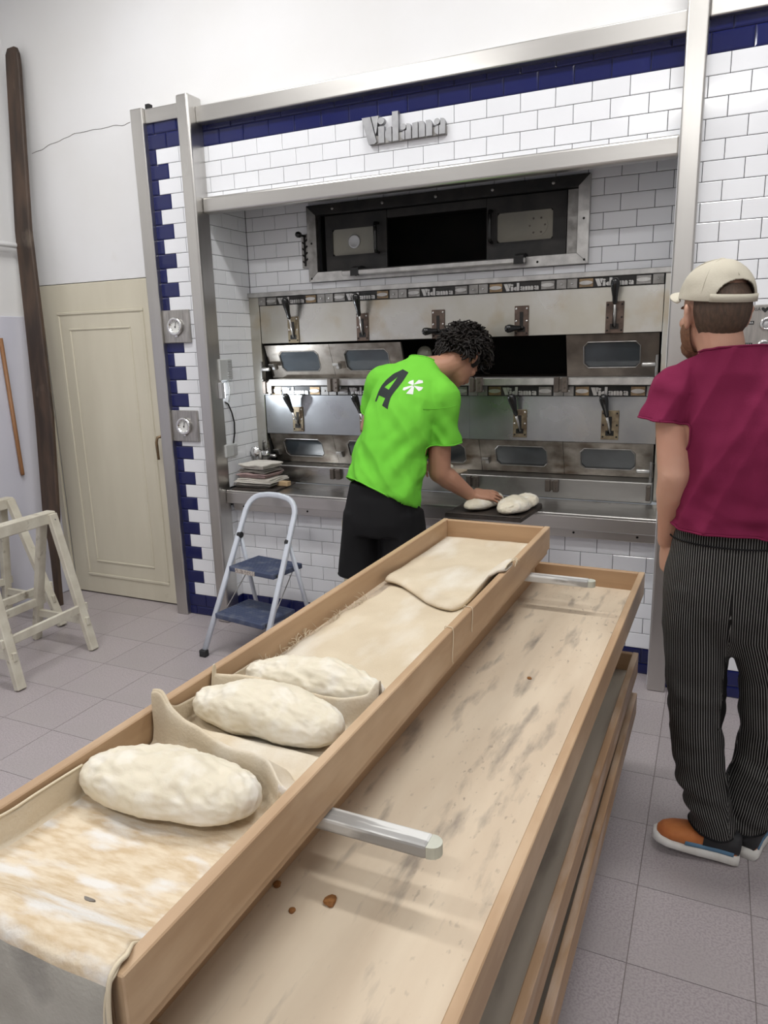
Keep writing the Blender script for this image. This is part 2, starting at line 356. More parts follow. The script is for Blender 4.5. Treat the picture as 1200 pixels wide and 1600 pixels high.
# ---------------------------------------------------------------- door
bm = bm_new(); add_box(bm, -1.34, -.39, .085, .125, .006, 2.015, .004)
d1 = struct('door_1', bm, 'door_cream', at=(-.87, .1, 0))
def molding(x0, x1, z0, z1, w_, d_):
    bm = bm_new()
    for a in ((x0, x1, z1 - w_, z1), (x0, x1, z0, z0 + w_), (x0, x0 + w_, z0 + w_, z1 - w_), (x1 - w_, x1, z0 + w_, z1 - w_)): add_box(bm, a[0], a[1], .085 - d_, .087, a[2], a[3], d_ * .85)
    return bm
obj('molding', molding(-1.215, -.515, .125, 1.852, .022, .006), 'door_cream', d1)
obj('molding', molding(-1.125, -.625, .228, 1.752, .016, .005), 'door_cream', d1)
bm = bm_new(); add_box(bm, -.452, -.418, .079, .086, .98, 1.15, .003); hp = obj('handle_plate', bm, 'brass_strip', d1)
bm = bm_new(); add_tube(bm, [(-.435, .08, 1.095), (-.437, .045, 1.095), (-.455, .034, 1.09), (-.466, .034, 1.06), (-.463, .036, .955)], [.009, .009, .009, .009, .008], 8); obj('handle', bm, 'brass_strip', hp, True)
struct('trim_10', boxes((-1.39, -1.345, .07, .09, 0, 2.05), bev=.004), 'door_cream')
struct('door_1_backing', boxes((-1.352, -.38, .14, .2, 0, 2.05)), 'wall_paint')
# pipe along the left wall
bm = bm_new(); add_tube(bm, [(XL + .05, -3, 2.24), (XL + .05, .02, 2.248), (XL + .05, .085, 2.248)], .017, 12)
pp = tag(obj('wall_pipe', bm, 'pipe_paint', smooth=True, at=(XL + .05, -1, 2.24)), 'white painted pipe running along the left wall above the dado', 'pipe')
for y in (-.35, -1.4, -2.5):
    bm = bm_new(); add_box(bm, XL, XL + .06, y - .012, y + .012, 2.222, 2.262, .003); obj('bracket', bm, 'pipe_paint', pp)

# ---------------------------------------------------------------- ceiling lamps
for i, (x, y, lx, ly, e) in enumerate(LIGHTS):
    t = thing('ceiling_lamp', 'long white ceiling lamp with lit diffuser hanging ' + ('over the oven counter', 'over the step ladder', 'over the bread trays', 'over the sawhorses', 'by the wall opposite the oven')[i], 'lamp', (x, y, CEIL), 'ceiling lamps above the bakery')
    bm = bm_new(); add_box(bm, x - lx / 2, x + lx / 2, y - ly / 2, y + ly / 2, CEIL - .06, CEIL, .01); obj('housing', bm, 'label_white', t)
    bm = bm_new(); add_box(bm, x - lx / 2 + .02, x + lx / 2 - .02, y - ly / 2 + .02, y + ly / 2 - .02, CEIL - .068, CEIL - .058); obj('diffuser', bm, 'lamp_glow', t)
    ld = bpy.data.lights.new('lamp_light', 'AREA'); ld.shape = 'RECTANGLE'; ld.size = lx; ld.size_y = ly; ld.energy = e; ld.color = (1, .985, .96)
    lo = link(bpy.data.objects.new('lamp_light', ld)); lo.parent = t; lo.location = (0, 0, -.09)

# ---------------------------------------------------------------- lettering (heavy deco letters)
def disc(cx, cz, r, a0=0, a1=360, n=18): return [(cx + r * math.cos(math.radians(a0 + (a1 - a0) * i / n)), cz + r * math.sin(math.radians(a0 + (a1 - a0) * i / n))) for i in range(n + (0 if a1 - a0 == 360 else 1))]
# unit: V height = 1, baseline z = 0
LET = []
LET.append(('V', [[(0, 1), (.36, 1), (.52, .34), (.60, .06), (.50, 0), (.26, 0)], [(.40, 1), (.70, 1), (.60, .42), (.56, .34)]]))
LET.append(('i', [disc(.80, .80, .13), [(.68, 0), (.92, 0), (.92, .60), (.68, .60)]]))
LET.append(('d', [disc(1.22, .27, .27, 90, 270), [(1.26, 0), (1.50, 0), (1.50, 1.06), (1.26, 1.06)]]))
def la(x): return [disc(x + .17, .46, .11), disc(x + .22, .155, .155, 90, 270), [(x + .25, 0), (x + .48, 0), (x + .48, .42), (x + .42, .54), (x + .30, .56), (x + .30, .33), (x + .25, .31)]]
LET.append(('a', la(1.53)))
def lm(x): return [[(x, 0), (x + .22, 0), (x + .22, .56), (x, .54)], [(x + .26, 0), (x + .50, 0), (x + .50, .42), (x + .42, .56), (x + .26, .56)], [(x + .54, 0), (x + .78, 0), (x + .78, .42), (x + .70, .56), (x + .54, .56)]]
LET.append(('m', lm(2.06)))
LET.append(('a', la(2.86)))
LW = 3.36
# sign on the band
SX = .42 / LW; SZ = .119; x0, zb_ = .977, 2.527
t = thing('oven_sign', 'large grey metal lettering sign on white tiles above the oven', 'sign', (1.18, .05, 2.527))
for ch, polys in LET:
    bm = bm_new()
    for pl in polys: add_prism(bm, [(x0 + a * SX, zb_ + b * SZ) for a, b in pl], .026, .052)
    obj('letter', bm, 'sign_metal', t)
bm = bm_new(); add_box(bm, x0 + .31 * SX, x0 + LW * SX, .034, .052, zb_ - .002, zb_ + .30 * SZ, .001); obj('backing_bar', bm, 'cast_metal', t)

# ---------------------------------------------------------------- deck oven
OY = .385
oven = thing('deck_oven', 'steel two deck bakery oven with lever panels and slanted glass doors in tiled alcove', 'oven', (1.22, .4, .80))
BX = [.1 + .4488 * i for i in range(6)]
def part(name, m, *bs, bev=.002, parent=None, smooth=False):
    bm = bm_new()
    for b in bs: add_box(bm, *b, bev)
    return obj(name, bm, m, parent or oven, smooth)
part('top_trim', 'cast_bright', (.03, 2.375, OY - .018, .42, 1.890, 1.916))
part('side_stile', 'oven_panel_warm', (.03, .098, OY - .006, .42, .802, 1.890))
part('side_stile', 'oven_panel_warm', (2.346, 2.385, OY - .006, .42, .802, 1.890))
def strip(z0, z1, y, first):
    h = z1 - z0
    s_ = part('name_strip', 'oven_dark', (.10, 2.344, y, .42, z0, z1), bev=.001)
    for i in range(5):
        c = (BX[i] + BX[i + 1]) / 2
        sx = .178 / LW; sz = h * .74; xx = c - .09; zz = z0 + h * .1
        bm = bm_new()
        for ch, polys in LET:
            for pl in polys: add_prism(bm, [(xx + a * sx, zz + b * sz) for a, b in pl], y - .005, y + .002)
        bm2 = obj('lettering', bm, 'cast_bright', s_); bm2['kind'] = 'stuff'
        for sgn in (-1, 1):
            cx = c + sgn * .132
            bm = bm_new(); add_box(bm, cx - .033, cx + .033, y - .003, y + .002, z0 + h * .08, z0 + h * .92, .001); pl_ = obj('ornament_plate', bm, 'brass_strip' if random.random() < (.2 if first == 0 else .65 if i > 2 else .1) else 'cast_metal', s_)
            bm = bm_new(); add_prism(bm, [(cx + .032 * math.cos(a), z0 + h * .5 + h * .2 * math.sin(a)) for a in [2 * PI * k / 16 for k in range(16)]], y - .008, y - .002); obj('ornament_oval', bm, 'cast_bright', s_)
        for xb_ in ([BX[i] + .003] if i else [BX[0] + .002]) + ([BX[5] - .052] if i == 4 else []):
            xs = [xb_ - .052, xb_ - .0005] if i and xb_ < 2.2 else [xb_]
            for q in xs:
                bm = bm_new(); add_box(bm, q, q + .049, y - .006, y + .002, z0 + .001, z1 - .001, .0015); sq = obj('square_plate', bm, 'cast_metal', s_)
                bm = bm_new(); add_lathe(bm, [(.006, 0), (.005, .003), (.002, .0045)], (q + .0245, y - .006, (z0 + z1) / 2), (0, -1, 0), 8); obj('rivet', bm, 'cast_bright', s_)
strip(1.842, 1.889, OY - .008, 0)
strip(1.322, 1.374, OY - .012, 1)
part('lever_panel', 'oven_panel_warm', (BX[0] + .0006, BX[5] - .0006, OY, .41, 1.625, 1.841), bev=.001)
for x0_, x1_ in ((BX[0], BX[3] - .05), (BX[3] - .05, BX[5])):
    part('lever_panel', 'oven_panel_cool', (x0_ + .0006, x1_ - .0006, OY, .41, 1.09, 1.321), bev=.001)
# ledges
part('mouth_ledge', 'cast_bright', (.165, 2.325, .335, .48, 1.378, 1.416), bev=.004)
part('mouth_ledge_shelf', 'oven_dark', (.10, 2.344, .37, .95, 1.374, 1.408))
part('sill', 'steel_counter', (.205, 2.344, .33, .95, .801, .905), bev=.004)
part('sill_side', 'oven_dark', (.098, .205, .36, .95, .801, .905))
# oven chambers
for z0, z1 in ((1.408, 1.66), (.905, 1.12)):
    part('chamber', 'soot', (.06, .10, .41, .95, z0, z1 + .2), (2.344, 2.385, .41, .95, z0, z1 + .2), (.06, 2.385, .95, .97, z0, z1 + .2), (.06, 2.385, .42, .95, z1 + .02, z1 + .05), bev=0)
bm = bm_new(); add_box(bm, .10, 2.344, .42, .94, 1.405, 1.4095); obj('hearth', bm, 'oven_brick', oven)
def oct_(x0, x1, z0, z1, c): return [(x0 + c, z0), (x1 - c, z0), (x1, z0 + c), (x1, z1 - c), (x1 - c, z1), (x0 + c, z1), (x0, z1 - c), (x0, z0 + c)]
def glass_door(x0, x1, zt, zb2, yt, yb, m, latch=True):
    # slanted door: local polygon built upright at y=0, then sheared so that its foot lies deeper
    h = zt - zb2; g0, g1, gz0, gz1 = x0 + .088, x1 - .088, zb2 + h * .22, zb2 + h * .80
    sh = lambda bm: [setattr(v, 'co', Vector((v.co.x, v.co.y + yt + (yb - yt) * (zt - v.co.z) / h, v.co.z))) for v in bm.verts]
    bm = bm_new()
    O = [(x0, zb2), (x1, zb2), (x1, zt), (x0, zt)]; I = oct_(g0, g1, gz0, gz1, .02)
    V = {}
    for y in (0, .02):
        V[y] = ([bm.verts.new((a, y, b)) for a, b in O], [bm.verts.new((a, y, b)) for a, b in I])
        o_, i_ = V[y]
        fs = [(o_[0], o_[1], i_[1], i_[0]), (o_[1], i_[2], i_[1]), (o_[1], o_[2], i_[3], i_[2]), (o_[2], i_[4], i_[3]), (o_[2], o_[3], i_[5], i_[4]), (o_[3], i_[6], i_[5]), (o_[3], o_[0], i_[7], i_[6]), (o_[0], i_[0], i_[7])]
        for f in fs: bm.faces.new(f)
    for q, n in ((0, 4), (1, 8)):
        for k in range(n): bm.faces.new((V[0][q][k], V[0][q][(k + 1) % n], V[.02][q][(k + 1) % n], V[.02][q][k]))
    sh(bm); d = obj('glass_door', bm, m, oven)
    bm = bm_new(); add_prism(bm, oct_(g0 - .004, g1 + .004, gz0 - .004, gz1 + .004, .02), .008, .016); sh(bm); obj('pane', bm, 'glass_dark', d)
    bm = bm_new(); pr_ = oct_(g0 - .003, g1 + .003, gz0 - .003, gz1 + .003, .02); add_tube(bm, [(a, -.001, b) for a, b in pr_ + pr_[:1]], .0022, 5, False); sh(bm); obj('pane_rim', bm, 'cast_metal', d)
    if latch:
        zc = zb2 + h * .42
        bm = bm_new(); add_box(bm, x0 + .012, x0 + .05, -.035, .002, zc - .012, zc + .004, .002); add_box(bm, x0 + .03, x0 + .05, -.03, .0, zc - .03, zc - .008, .002); sh(bm); obj('latch', bm, 'cast_bright' if zt > 1.3 else 'cast_metal', d)
    return d
for i in (0, 1): glass_door(BX[i] + (.012 if i == 0 else .001), BX[i + 1] - .001, 1.612, 1.417, OY + .006, OY + .085, 'oven_door')
glass_door(BX[4] + .001, BX[5] - .01, 1.622, 1.417, OY + .006, OY + .07, 'oven_door_dark', False)
for i in range(5): glass_door(BX[i] + (.012 if i == 0 else .001), BX[i + 1] - (.008 if i == 4 else .001), 1.088, .908, OY + .006, OY + .08, 'oven_door', i < 4 and i != 3 or i == 3)
# end handles of the doors
for x, z in ((.118, 1.475), (2.315, 1.475), (.125, .955), (2.315, .96)):
    s_ = 1 if x < 1 else -1
    bm = bm_new(); add_box(bm, x - .016 * s_ - .006, x - .016 * s_ + .006, OY - .03, OY + .0, z - .06, z + .045, .003); h_ = obj('handle_bracket', bm, 'cast_metal', oven)
    bm = bm_new(); add_lathe(bm, [(.008, 0), (.011, .004), (.011, .058), (.008, .062)], (x - .012 * s_, OY - .035, z), (s_, 0, 0), 10); obj('handle_roller', bm, 'cast_bright', h_, True)
# hinge brackets
def hinge(x, z0, z1, y):
    bm = bm_new()
    add_box(bm, x - .034, x - .008, y - .022, y + .01, z0, z1, .003); add_box(bm, x + .006, x + .034, y - .022, y + .01, z0, z1, .003); add_box(bm, x - .01, x + .01, y - .012, y + .01, z0 + .008, z1 - .006, .002)
    for dz in (.3, .7): add_lathe(bm, [(.005, 0), (.004, .004)], (x + .02, y - .022, z0 + (z1 - z0) * dz), (0, -1, 0), 6)
    h_ = obj('hinge_bracket', bm, 'oven_door_dark', oven)
for x in (.605, 1.02, 1.45, 1.89): hinge(x, 1.345, 1.42, .332)
for x in (.60, 1.01, 1.435, 1.86): hinge(x, .838, .90, .328)
for x in (.14,): hinge(x, 1.33, 1.405, .37)
bm = bm_new(); add_box(bm, 2.318, 2.34, .30, .335, .82, .895, .004); obj('hinge_bracket', bm, 'oven_door_dark', oven)
# levers
def lever(i, row, up_, dark):
    c = (BX[i] + BX[i + 1]) / 2 + .002 + (.005 if i == 4 else 0); z0, z1 = (1.624, 1.773) if row == 0 else (1.107, 1.252)
    w_ = .036 if i < 4 else .042; y = OY - .001
    bm = bm_new(); add_box(bm, c - w_, c + w_, y - .007, y + .002, z0, z1, .0015); lp = obj('lever_plate', bm, 'lever_plate_dark' if dark else 'lever_plate', oven)
    bm = bm_new(); add_box(bm, c - .009, c + .009, y - .0085, y - .005, z0 + .03, z1 - .03); add_box(bm, c - .02, c + .02, y - .0085, y - .005, z0 + .02, z0 + .045); obj('slot', bm, 'soot', lp)
    for sx in (-1, 1):
        for zz in (z0 + .014, (z0 + z1) / 2, z1 - .014):
            bm = bm_new(); add_lathe(bm, [(.005, 0), (.0045, .002), (.002, .0035)], (c + sx * (w_ - .009), y - .007, zz), (0, -1, 0), 7); obj('screw', bm, 'cast_bright' if (zz != z0 + .014 and i != 4) else 'soot', lp)
    piv = Vector((c + .002, y - .012, z0 + .042))
    if up_: tip = piv + Vector((.004 if row == 0 else -.028, -.075, .195 if row == 0 else .175))
    else: tip = piv + Vector((-.072, -.045, -.004))
    d = (tip - piv); n = d.normalized(); L = d.length; s = L - .105 if up_ else .004
    bm = bm_new(); add_tube(bm, [piv - n * .01, piv + n * s], .006 if up_ else .008, 8); lv = obj('lever', bm, 'cast_bright' if up_ else 'oven_dark', oven, True)
    bm = bm_new()
    pr_ = [(.008, s - .004), (.0115, s + .004), (.0125, s + .03), (.018, s + .065), (.0215, s + .09), (.019, s + .108), (.010, s + .117), (.002, s + .119)]
    if not up_: pr_ = [(.009, s), (.011, s + .008), (.0135, s + .03), (.0205, s + .055), (.021, s + .068), (.014, s + .08), (.003, s + .084)]
    add_lathe(bm, pr_, piv, n, 16); obj('lever_knob', bm, 'black_plastic', lv, True)
for i in range(5): lever(i, 0, i in (0, 1, 4), i >= 1)
for i in range(5): lever(i, 1, True, False)
# round lamp cover glimpsed inside the open chamber
bm = bm_new(); add_lathe(bm, [(.045, 0), (.042, .012), (.02, .02), (.002, .022)], (1.10, .50, 1.545), (0, -1, 0), 18); obj('chamber_lamp', bm, 'glass_smoky', oven, True)

# ---------------------------------------------------------------- upper oven hatch
ht = thing('oven_hatch', 'black framed upper oven hatch with two dark sliding doors set in white tiles', 'oven hatch', (1.22, .38, 1.955))
X0, X1, Z0, Z1 = .455, 1.993, 1.955, 2.358; IX0, IX1, IZ0, IZ1 = .512, 1.938, 2.006, 2.306
def fr(m, poly, n='hatch_frame', y0=.368, y1=.402):
    bm = bm_new(); add_prism(bm, poly, y0, y1); bmesh.ops.bevel(bm, geom=bm.edges[:], offset=.0015, segments=1, affect='EDGES'); return obj(n, bm, m, ht)
fr('cast_bright', [(X0, Z0), (X1, Z0), (IX1, IZ0), (IX0, IZ0)]); fr('oven_dark', [(X0, Z1), (IX0, IZ1), (IX1, IZ1), (X1, Z1)])
fr('cast_metal', [(X0, Z0), (IX0, IZ0), (IX0, IZ1), (X0, Z1)]); fr('cast_bright', [(X1, Z0), (X1, Z1), (IX1, IZ1), (IX1, IZ0)])
for i in range(5):
    for z in (Z1 - .026,):
        bm = bm_new(); add_lathe(bm, [(.009, 0), (.008, .003), (.003, .005)], (.62 + .30 * i, .368, z), (0, -1, 0), 8); obj('frame_bolt', bm, 'cast_metal', ht)
for x, z in ((X0 + .026, 2.16), (X1 - .026, 2.16), (.75, Z0 + .022), (1.75, Z0 + .022), (X0 + .018, Z0 + .018), (X1 - .018, Z0 + .018)):
    bm = bm_new(); add_lathe(bm, [(.006, 0), (.005, .002)], (x, .368, z), (0, -1, 0), 8); obj('frame_bolt', bm, 'soot', ht)
bm = bm_new(); add_box(bm, IX0 - .01, IX1 + .01, .86, .88, IZ0 - .02, IZ1 + .02); add_box(bm, IX0 - .01, IX1 + .01, .442, .87, IZ0 - .03, IZ0 - .005); add_box(bm, IX0 - .01, IX1 + .01, .442, .87, IZ1 + .005, IZ1 + .03); add_box(bm, IX0 - .03, IX0 - .005, .442, .87, IZ0 - .02, IZ1 + .02); add_box(bm, IX1 + .005, IX1 + .03, .442, .87, IZ0 - .02, IZ1 + .02); obj('hatch_chamber', bm, 'soot', ht)
def hatch_door(x0, x1, g, m2, hx):
    z0, z1 = IZ0 + .002, IZ1 - .004; bm = bm_new(); y0, y1 = .412, .43; gx0, gx1, gz0, gz1 = g
    for b in ((x0, gx0, z0, z1), (gx1, x1, z0, z1), (gx0, gx1, z0, gz0), (gx0, gx1, gz1, z1)): add_box(bm, b[0], b[1], y0, y1, b[2], b[3])
    d = obj('hatch_door', bm, 'oven_dark', ht)
    bm = bm_new(); add_prism(bm, oct_(gx0, gx1, gz0, gz1, .012), .418, .424); obj('pane', bm, m2, d)
    bm = bm_new(); zc = (z0 + z1) / 2 + .005
    add_tube(bm, [(hx, .412, zc - .07), (hx, .375, zc - .065), (hx, .372, zc - .05), (hx, .372, zc + .06), (hx, .375, zc + .075), (hx, .412, zc + .08)], [.008, .009, .0095, .0105, .01, .008], 10); obj('handle', bm, 'black_plastic', d, True)
    return d
dl = hatch_door(.548, .922, (.592, .852, 2.09, 2.228), 'glass_smoky', .872)
bm = bm_new(); add_lathe(bm, [(.034, 0), (.036, .004), (.030, .007), (.026, .003), (.001, .003)], (.725, .418, 2.158), (0, -1, 0), 24); obj('round_light', bm, 'plastic_grey', dl, True)
dr = hatch_door(1.478, 1.878, (1.532, 1.812, 2.087, 2.226), 'glass_smoky', 1.505)
bm = bm_new(); add_lathe(bm, [(.052, 0), (.052, .003), (.001, .003)], (1.735, .418, 2.155), (0, -1, 0), 24); rl = obj('round_plate', bm, 'glass_smoky', dr)
for k in range(6):
    a = k * PI / 3; bm = bm_new(); add_lathe(bm, [(.005, 0), (.004, .002)], (1.735 + .038 * math.cos(a), .414, 2.155 + .038 * math.sin(a)), (0, -1, 0), 6); obj('plate_bolt', bm, 'oven_door_dark', dr)
bm = bm_new(); add_box(bm, 1.882, 1.937, .415, .43, IZ0, IZ1 - .003); obj('fixed_panel', bm, 'cast_metal', ht)
bm = bm_new(); add_box(bm, .925, 1.475, .415, .43, 2.262, IZ1 - .003); obj('fixed_panel', bm, 'oven_dark', ht)
bm = bm_new(); add_box(bm, .69, 1.70, .312, .334, 1.972, 2.0, .005); br = obj('pull_bar', bm, 'cast_bright', ht)
for x in (.775, 1.675):
    bm = bm_new(); add_prism(bm, [(.402, 1.985), (.31, 1.968), (.31, 2.008), (.36, 2.022), (.402, 2.02)], x - .03, x + .018, axis='x'); obj('bar_bracket', bm, 'black_matte', ht)
# notched regulator beside the hatch
t = thing('regulator_lever', 'black notched damper lever on metal plate beside the hatch frame', 'lever', (.43, .39, 2.03))
bm = bm_new(); add_box(bm, .404, .455, .388, .399, 2.035, 2.215, .002); obj('plate', bm, 'cast_metal', t)
bm = bm_new(); add_box(bm, .421, .431, .384, .392, 2.045, 2.20)
for k in range(4):
    for s in (-1, 1): add_bar(bm, (.426, .388, 2.06 + .034 * k + (.012 if s > 0 else 0)), (.426 + s * .016, .388, 2.073 + .034 * k + (.012 if s > 0 else 0)), .006, .008, 0)
obj('notch_slot', bm, 'soot', t)
bm = bm_new(); add_lathe(bm, [(.006, 0), (.006, .03), (.015, .04), (.017, .055), (.012, .066), (.002, .068)], (.432, .392, 2.205), (-.35, -.9, .1), 14); obj('knob', bm, 'black_plastic', t, True)

# ---------------------------------------------------------------- steel counter
ct = thing('steel_counter', 'long worn stainless steel counter below the oven mouth', 'counter', (1.2, .15, .68))
bm = bm_new(); add_box(bm, .037, 2.396, 0.012, .329, .785, .80, .004); obj('counter_top', bm, 'steel_counter', ct)
bm = bm_new(); add_box(bm, .037, 2.396, .012, .035, .722, .79, .004); obj('front_lip', bm, 'steel_h', ct)
bm = bm_new(); add_box(bm, .05, 2.392, .06, .116, .672, .76, .003); ap = obj('apron', bm, 'steel_h', ct)
for x in (.12, .55, 1.0, 1.45, 1.62, 2.02, 2.31):
    bm = bm_new(); add_lathe(bm, [(.006, 0), (.005, .003)], (x, .06, .698), (0, -1, 0), 7); obj('bolt', bm, 'soot', ap)
# cream cupboard under the counter
t = thing('cupboard', 'cream painted cupboard standing under the counter behind the man in green', 'cupboard', (.98, .09, 0))
bm = bm_new(); add_box(bm, .765, 1.18, .056, .116, 0, .665, .003); obj('cabinet_body', bm, 'cupboard_cream', t)
bm = bm_new(); add_box(bm, .775, 1.17, .044, .056, .06, .655, .003); cd = obj('door', bm, 'cupboard_cream', t)
bm = bm_new(); add_lathe(bm, [(.008, 0), (.007, .012), (.013, .02), (.011, .028), (.002, .031)], (1.13, .045, .40), (0, -1, 0), 12); obj('knob', bm, 'chrome', cd, True)

# ---------------------------------------------------------------- gauges on the pilaster
for nm, cz in (('upper', 1.73), ('lower', 1.17)):
    cx = -.198
    t = thing('thermometer', ('round oven thermometer on square steel plate, higher of the two on tiled pilaster' if nm == 'upper' else 'round oven thermometer on square steel plate level with the door handle'), 'thermometer', (cx, .0, cz), 'thermometers on the tiled pilaster')
    bm = bm_new(); add_box(bm, cx - .093, cx + .093, -.016, .0, cz - .09, cz + .09, .003); obj('plate', bm, 'gauge_plate', t)
    bm = bm_new(); add_lathe(bm, [(.050, .0), (.050, .012), (.046, .02), (.034, .014), (.034, .002)], (cx - .002, -.016, cz), (0, -1, 0), 32); obj('bezel', bm, 'chrome', t, True)
    bm = bm_new(); add_lathe(bm, [(.034, 0), (.034, .006)], (cx - .002, -.016, cz), (0, -1, 0), 28); dl_ = obj('dial', bm, 'dial_white', t)
    bm = bm_new(); add_bar(bm, (cx - .002, -.0235, cz - .010), (cx + .004, -.0235, cz + .024), .003, .001, 0, hint=(0, 1, 0)); add_lathe(bm, [(.0045, 0), (.0045, .002)], (cx - .002, -.0225, cz - .002), (0, -1, 0), 10); obj('needle', bm, 'black_matte', dl_)
    bm = bm_new()
    for k in range(11):
        a = math.radians(-130 + 26 * k); s, c = math.sin(a), math.cos(a)
        add_bar(bm, (cx - .002 + s * .025, -.0222, cz + c * .025), (cx - .002 + s * .031, -.0222, cz + c * .031), .002, .0006, 0, hint=(0, 1, 0))
    o = obj('tick_marks', bm, 'black_matte', dl_); o['kind'] = 'stuff'
    bm = bm_new(); add_box(bm, cx - .008, cx + .010, -.026, -.018, cz - .058, cz - .042, .002); obj('adjuster', bm, 'chrome', t)

# ---------------------------------------------------------------- control panel to the right of the pillar
t = thing('control_panel', 'steel control panel with round chrome sockets behind the man in the cap', 'control panel', (2.72, .0, 1.45))
bm = bm_new(); add_box(bm, 2.60, 2.98, -.012, 0, 1.40, 1.715, .003); obj('plate', bm, 'gauge_plate', t)
for k, (x, z) in enumerate(((2.762, 1.640), (2.758, 1.552), (2.88, 1.640), (2.88, 1.552))):
    bm = bm_new(); add_lathe(bm, [(.026, 0), (.026, .010), (.022, .016), (.016, .012), (.016, .004)], (x, -.012, z), (0, -1, 0), 24); s_ = obj('socket_ring', bm, 'chrome', t, True)
    bm = bm_new(); add_lathe(bm, [(.016, 0), (.014, .008), (.003, .011)], (x, -.012, z), (0, -1, 0), 16); obj('button', bm, 'plastic_grey', s_, True)
def text_mesh(s, size, mtx, m, parent, name, ext=.0006):
    cu = bpy.data.curves.new('t', 'FONT'); cu.body = s; cu.size = size; cu.extrude = ext; cu.resolution_u = 3
    o = bpy.data.objects.new('t', cu); COL.objects.link(o); bpy.context.view_layer.update()
    me = bpy.data.meshes.new_from_object(o.evaluated_get(bpy.context.evaluated_depsgraph_get()))
    bpy.data.objects.remove(o); bm = bm_new(); bm.from_mesh(me); bpy.data.meshes.remove(me)
    bmesh.ops.transform(bm, matrix=mtx, verts=bm.verts[:])
    o = obj(name, bm, m, parent); o['kind'] = 'stuff'; return o
def wall_text(s, size, x, z, y, m, parent, name): return text_mesh(s, size, Matrix.Translation((x, y, z)) @ Matrix.Rotation(PI / 2, 4, 'X'), m, parent, name)
wall_text('ERIA', .0185, 2.699, 1.692, -.0128, 'black_matte', t, 'handwriting')
bm = bm_new(); add_prism(bm, [(2.752, 1.683), (2.766, 1.697), (2.764, 1.704), (2.757, 1.704), (2.752, 1.699), (2.747, 1.704), (2.740, 1.704), (2.738, 1.697)], -.0128, -.011); obj('heart_mark', bm, 'black_matte', t)
for z, s in ((1.646, 'CAMARA'), (1.560, 'CAMARA')):
    bm = bm_new(); add_box(bm, 2.662, 2.716, -.0135, -.011, z - .007, z + .007); lb = obj('label_strip', bm, 'black_matte', t)
    wall_text(s, .011, 2.668, z - .0035, -.0138, 'label_white', lb, 'label_text')

# ---------------------------------------------------------------- reveal: vent boxes, cable, lamp, tap
def vent_box(z0, z1, y0, y1, lab):
    t = thing('vent_box', lab, 'socket box', (.03, (y0 + y1) / 2, z0))
    bm = bm_new(); add_box(bm, .023, .048, y0, y1, z0, z1, .006, 2); obj('cover', bm, 'clear_plastic', t)
    for k in range(8):
        z = z0 + .012 + (z1 - z0 - .024) * k / 7; bm = bm_new(); add_box(bm, .046, .052, y1 - .045, y1 - .006, z - .003, z + .003); obj('slat', bm, 'plastic_grey', t)
vent_box(1.425, 1.545, .03, .145, 'clear ribbed plastic box high on the tiled reveal')
vent_box(.985, 1.06, .03, .14, 'clear ribbed plastic box low on the tiled reveal with cable')
bm = bm_new(); add_tube(bm, [(.03, .072, 1.305), (.04, .09, 1.29), (.045, .112, 1.24), (.045, .13, 1.18), (.042, .13, 1.12), (.036, .118, 1.055)], .0045, 8)
tag(obj('cable', bm, 'black_plastic', smooth=True, at=(.03, .1, 1.05)), 'short black cable curving down the white tiled reveal', 'cable')
bm = bm_new(); add_tube(bm, [(.03, .118, 1.43), (.034, .125, 1.37), (.03, .11, 1.30)], .003, 6)
tag(obj('cord', bm, 'clear_plastic', smooth=True, at=(.03, .11, 1.3)), 'thin pale cord hanging between the two ribbed boxes', 'cord')
t = thing('work_lamp', 'small lit work lamp fixed behind the steel pillar', 'lamp', (.036, .03, 1.35))
bm = bm_new(); add_box(bm, .0355, .058, .014, .046, 1.325, 1.415, .003); obj('lamp_housing', bm, 'plastic_grey', t)
bm = bm_new(); add_box(bm, .039, .056, .0455, .0495, 1.33, 1.41, .001); obj('lamp_lens', bm, 'led_glow', t)
sd = bpy.data.lights.new('lamp_light', 'SPOT'); sd.energy = 21; sd.spot_size = math.radians(114); sd.spot_blend = .9; sd.shadow_soft_size = .012; sd.color = (.86, .93, 1)
so = link(bpy.data.objects.new('lamp_light', sd)); so.parent = t; so.location = (.014, .03, .015); so.rotation_euler = Vector((.80, .60, .02)).to_track_quat('-Z', 'Y').to_euler()
t = thing('water_tap', 'chrome valve wheel on the wall beside the folded towels', 'tap', (.10, .32, .80))
bm = bm_new(); add_tube(bm, [(.02, .31, .985), (.09, .31, .985)], .014, 10); add_tube(bm, [(.09, .31, .985), (.09, .31, .905)], .014, 10); obj('pipe', bm, 'cast_metal', t, True)
bm = bm_new(); add_lathe(bm, [(.03, 0), (.034, .006), (.034, .016), (.02, .022), (.006, .024)], (.06, .31, .985), (.4, -.9, .1), 8); obj('valve_wheel', bm, 'chrome', t, True)
bm = bm_new(); add_lathe(bm, [(.016, 0), (.018, .004), (.018, .05), (.012, .056)], (.103, .316, .975), (1, -.3, 0), 12); obj('nozzle', bm, 'chrome', t, True)
bm = bm_new(); add_tube(bm, [(.095, .34, .99), (.10, .33, 1.03), (.112, .32, 1.05), (.122, .32, 1.04)], .007, 8); obj('hook', bm, 'cast_metal', t, True)

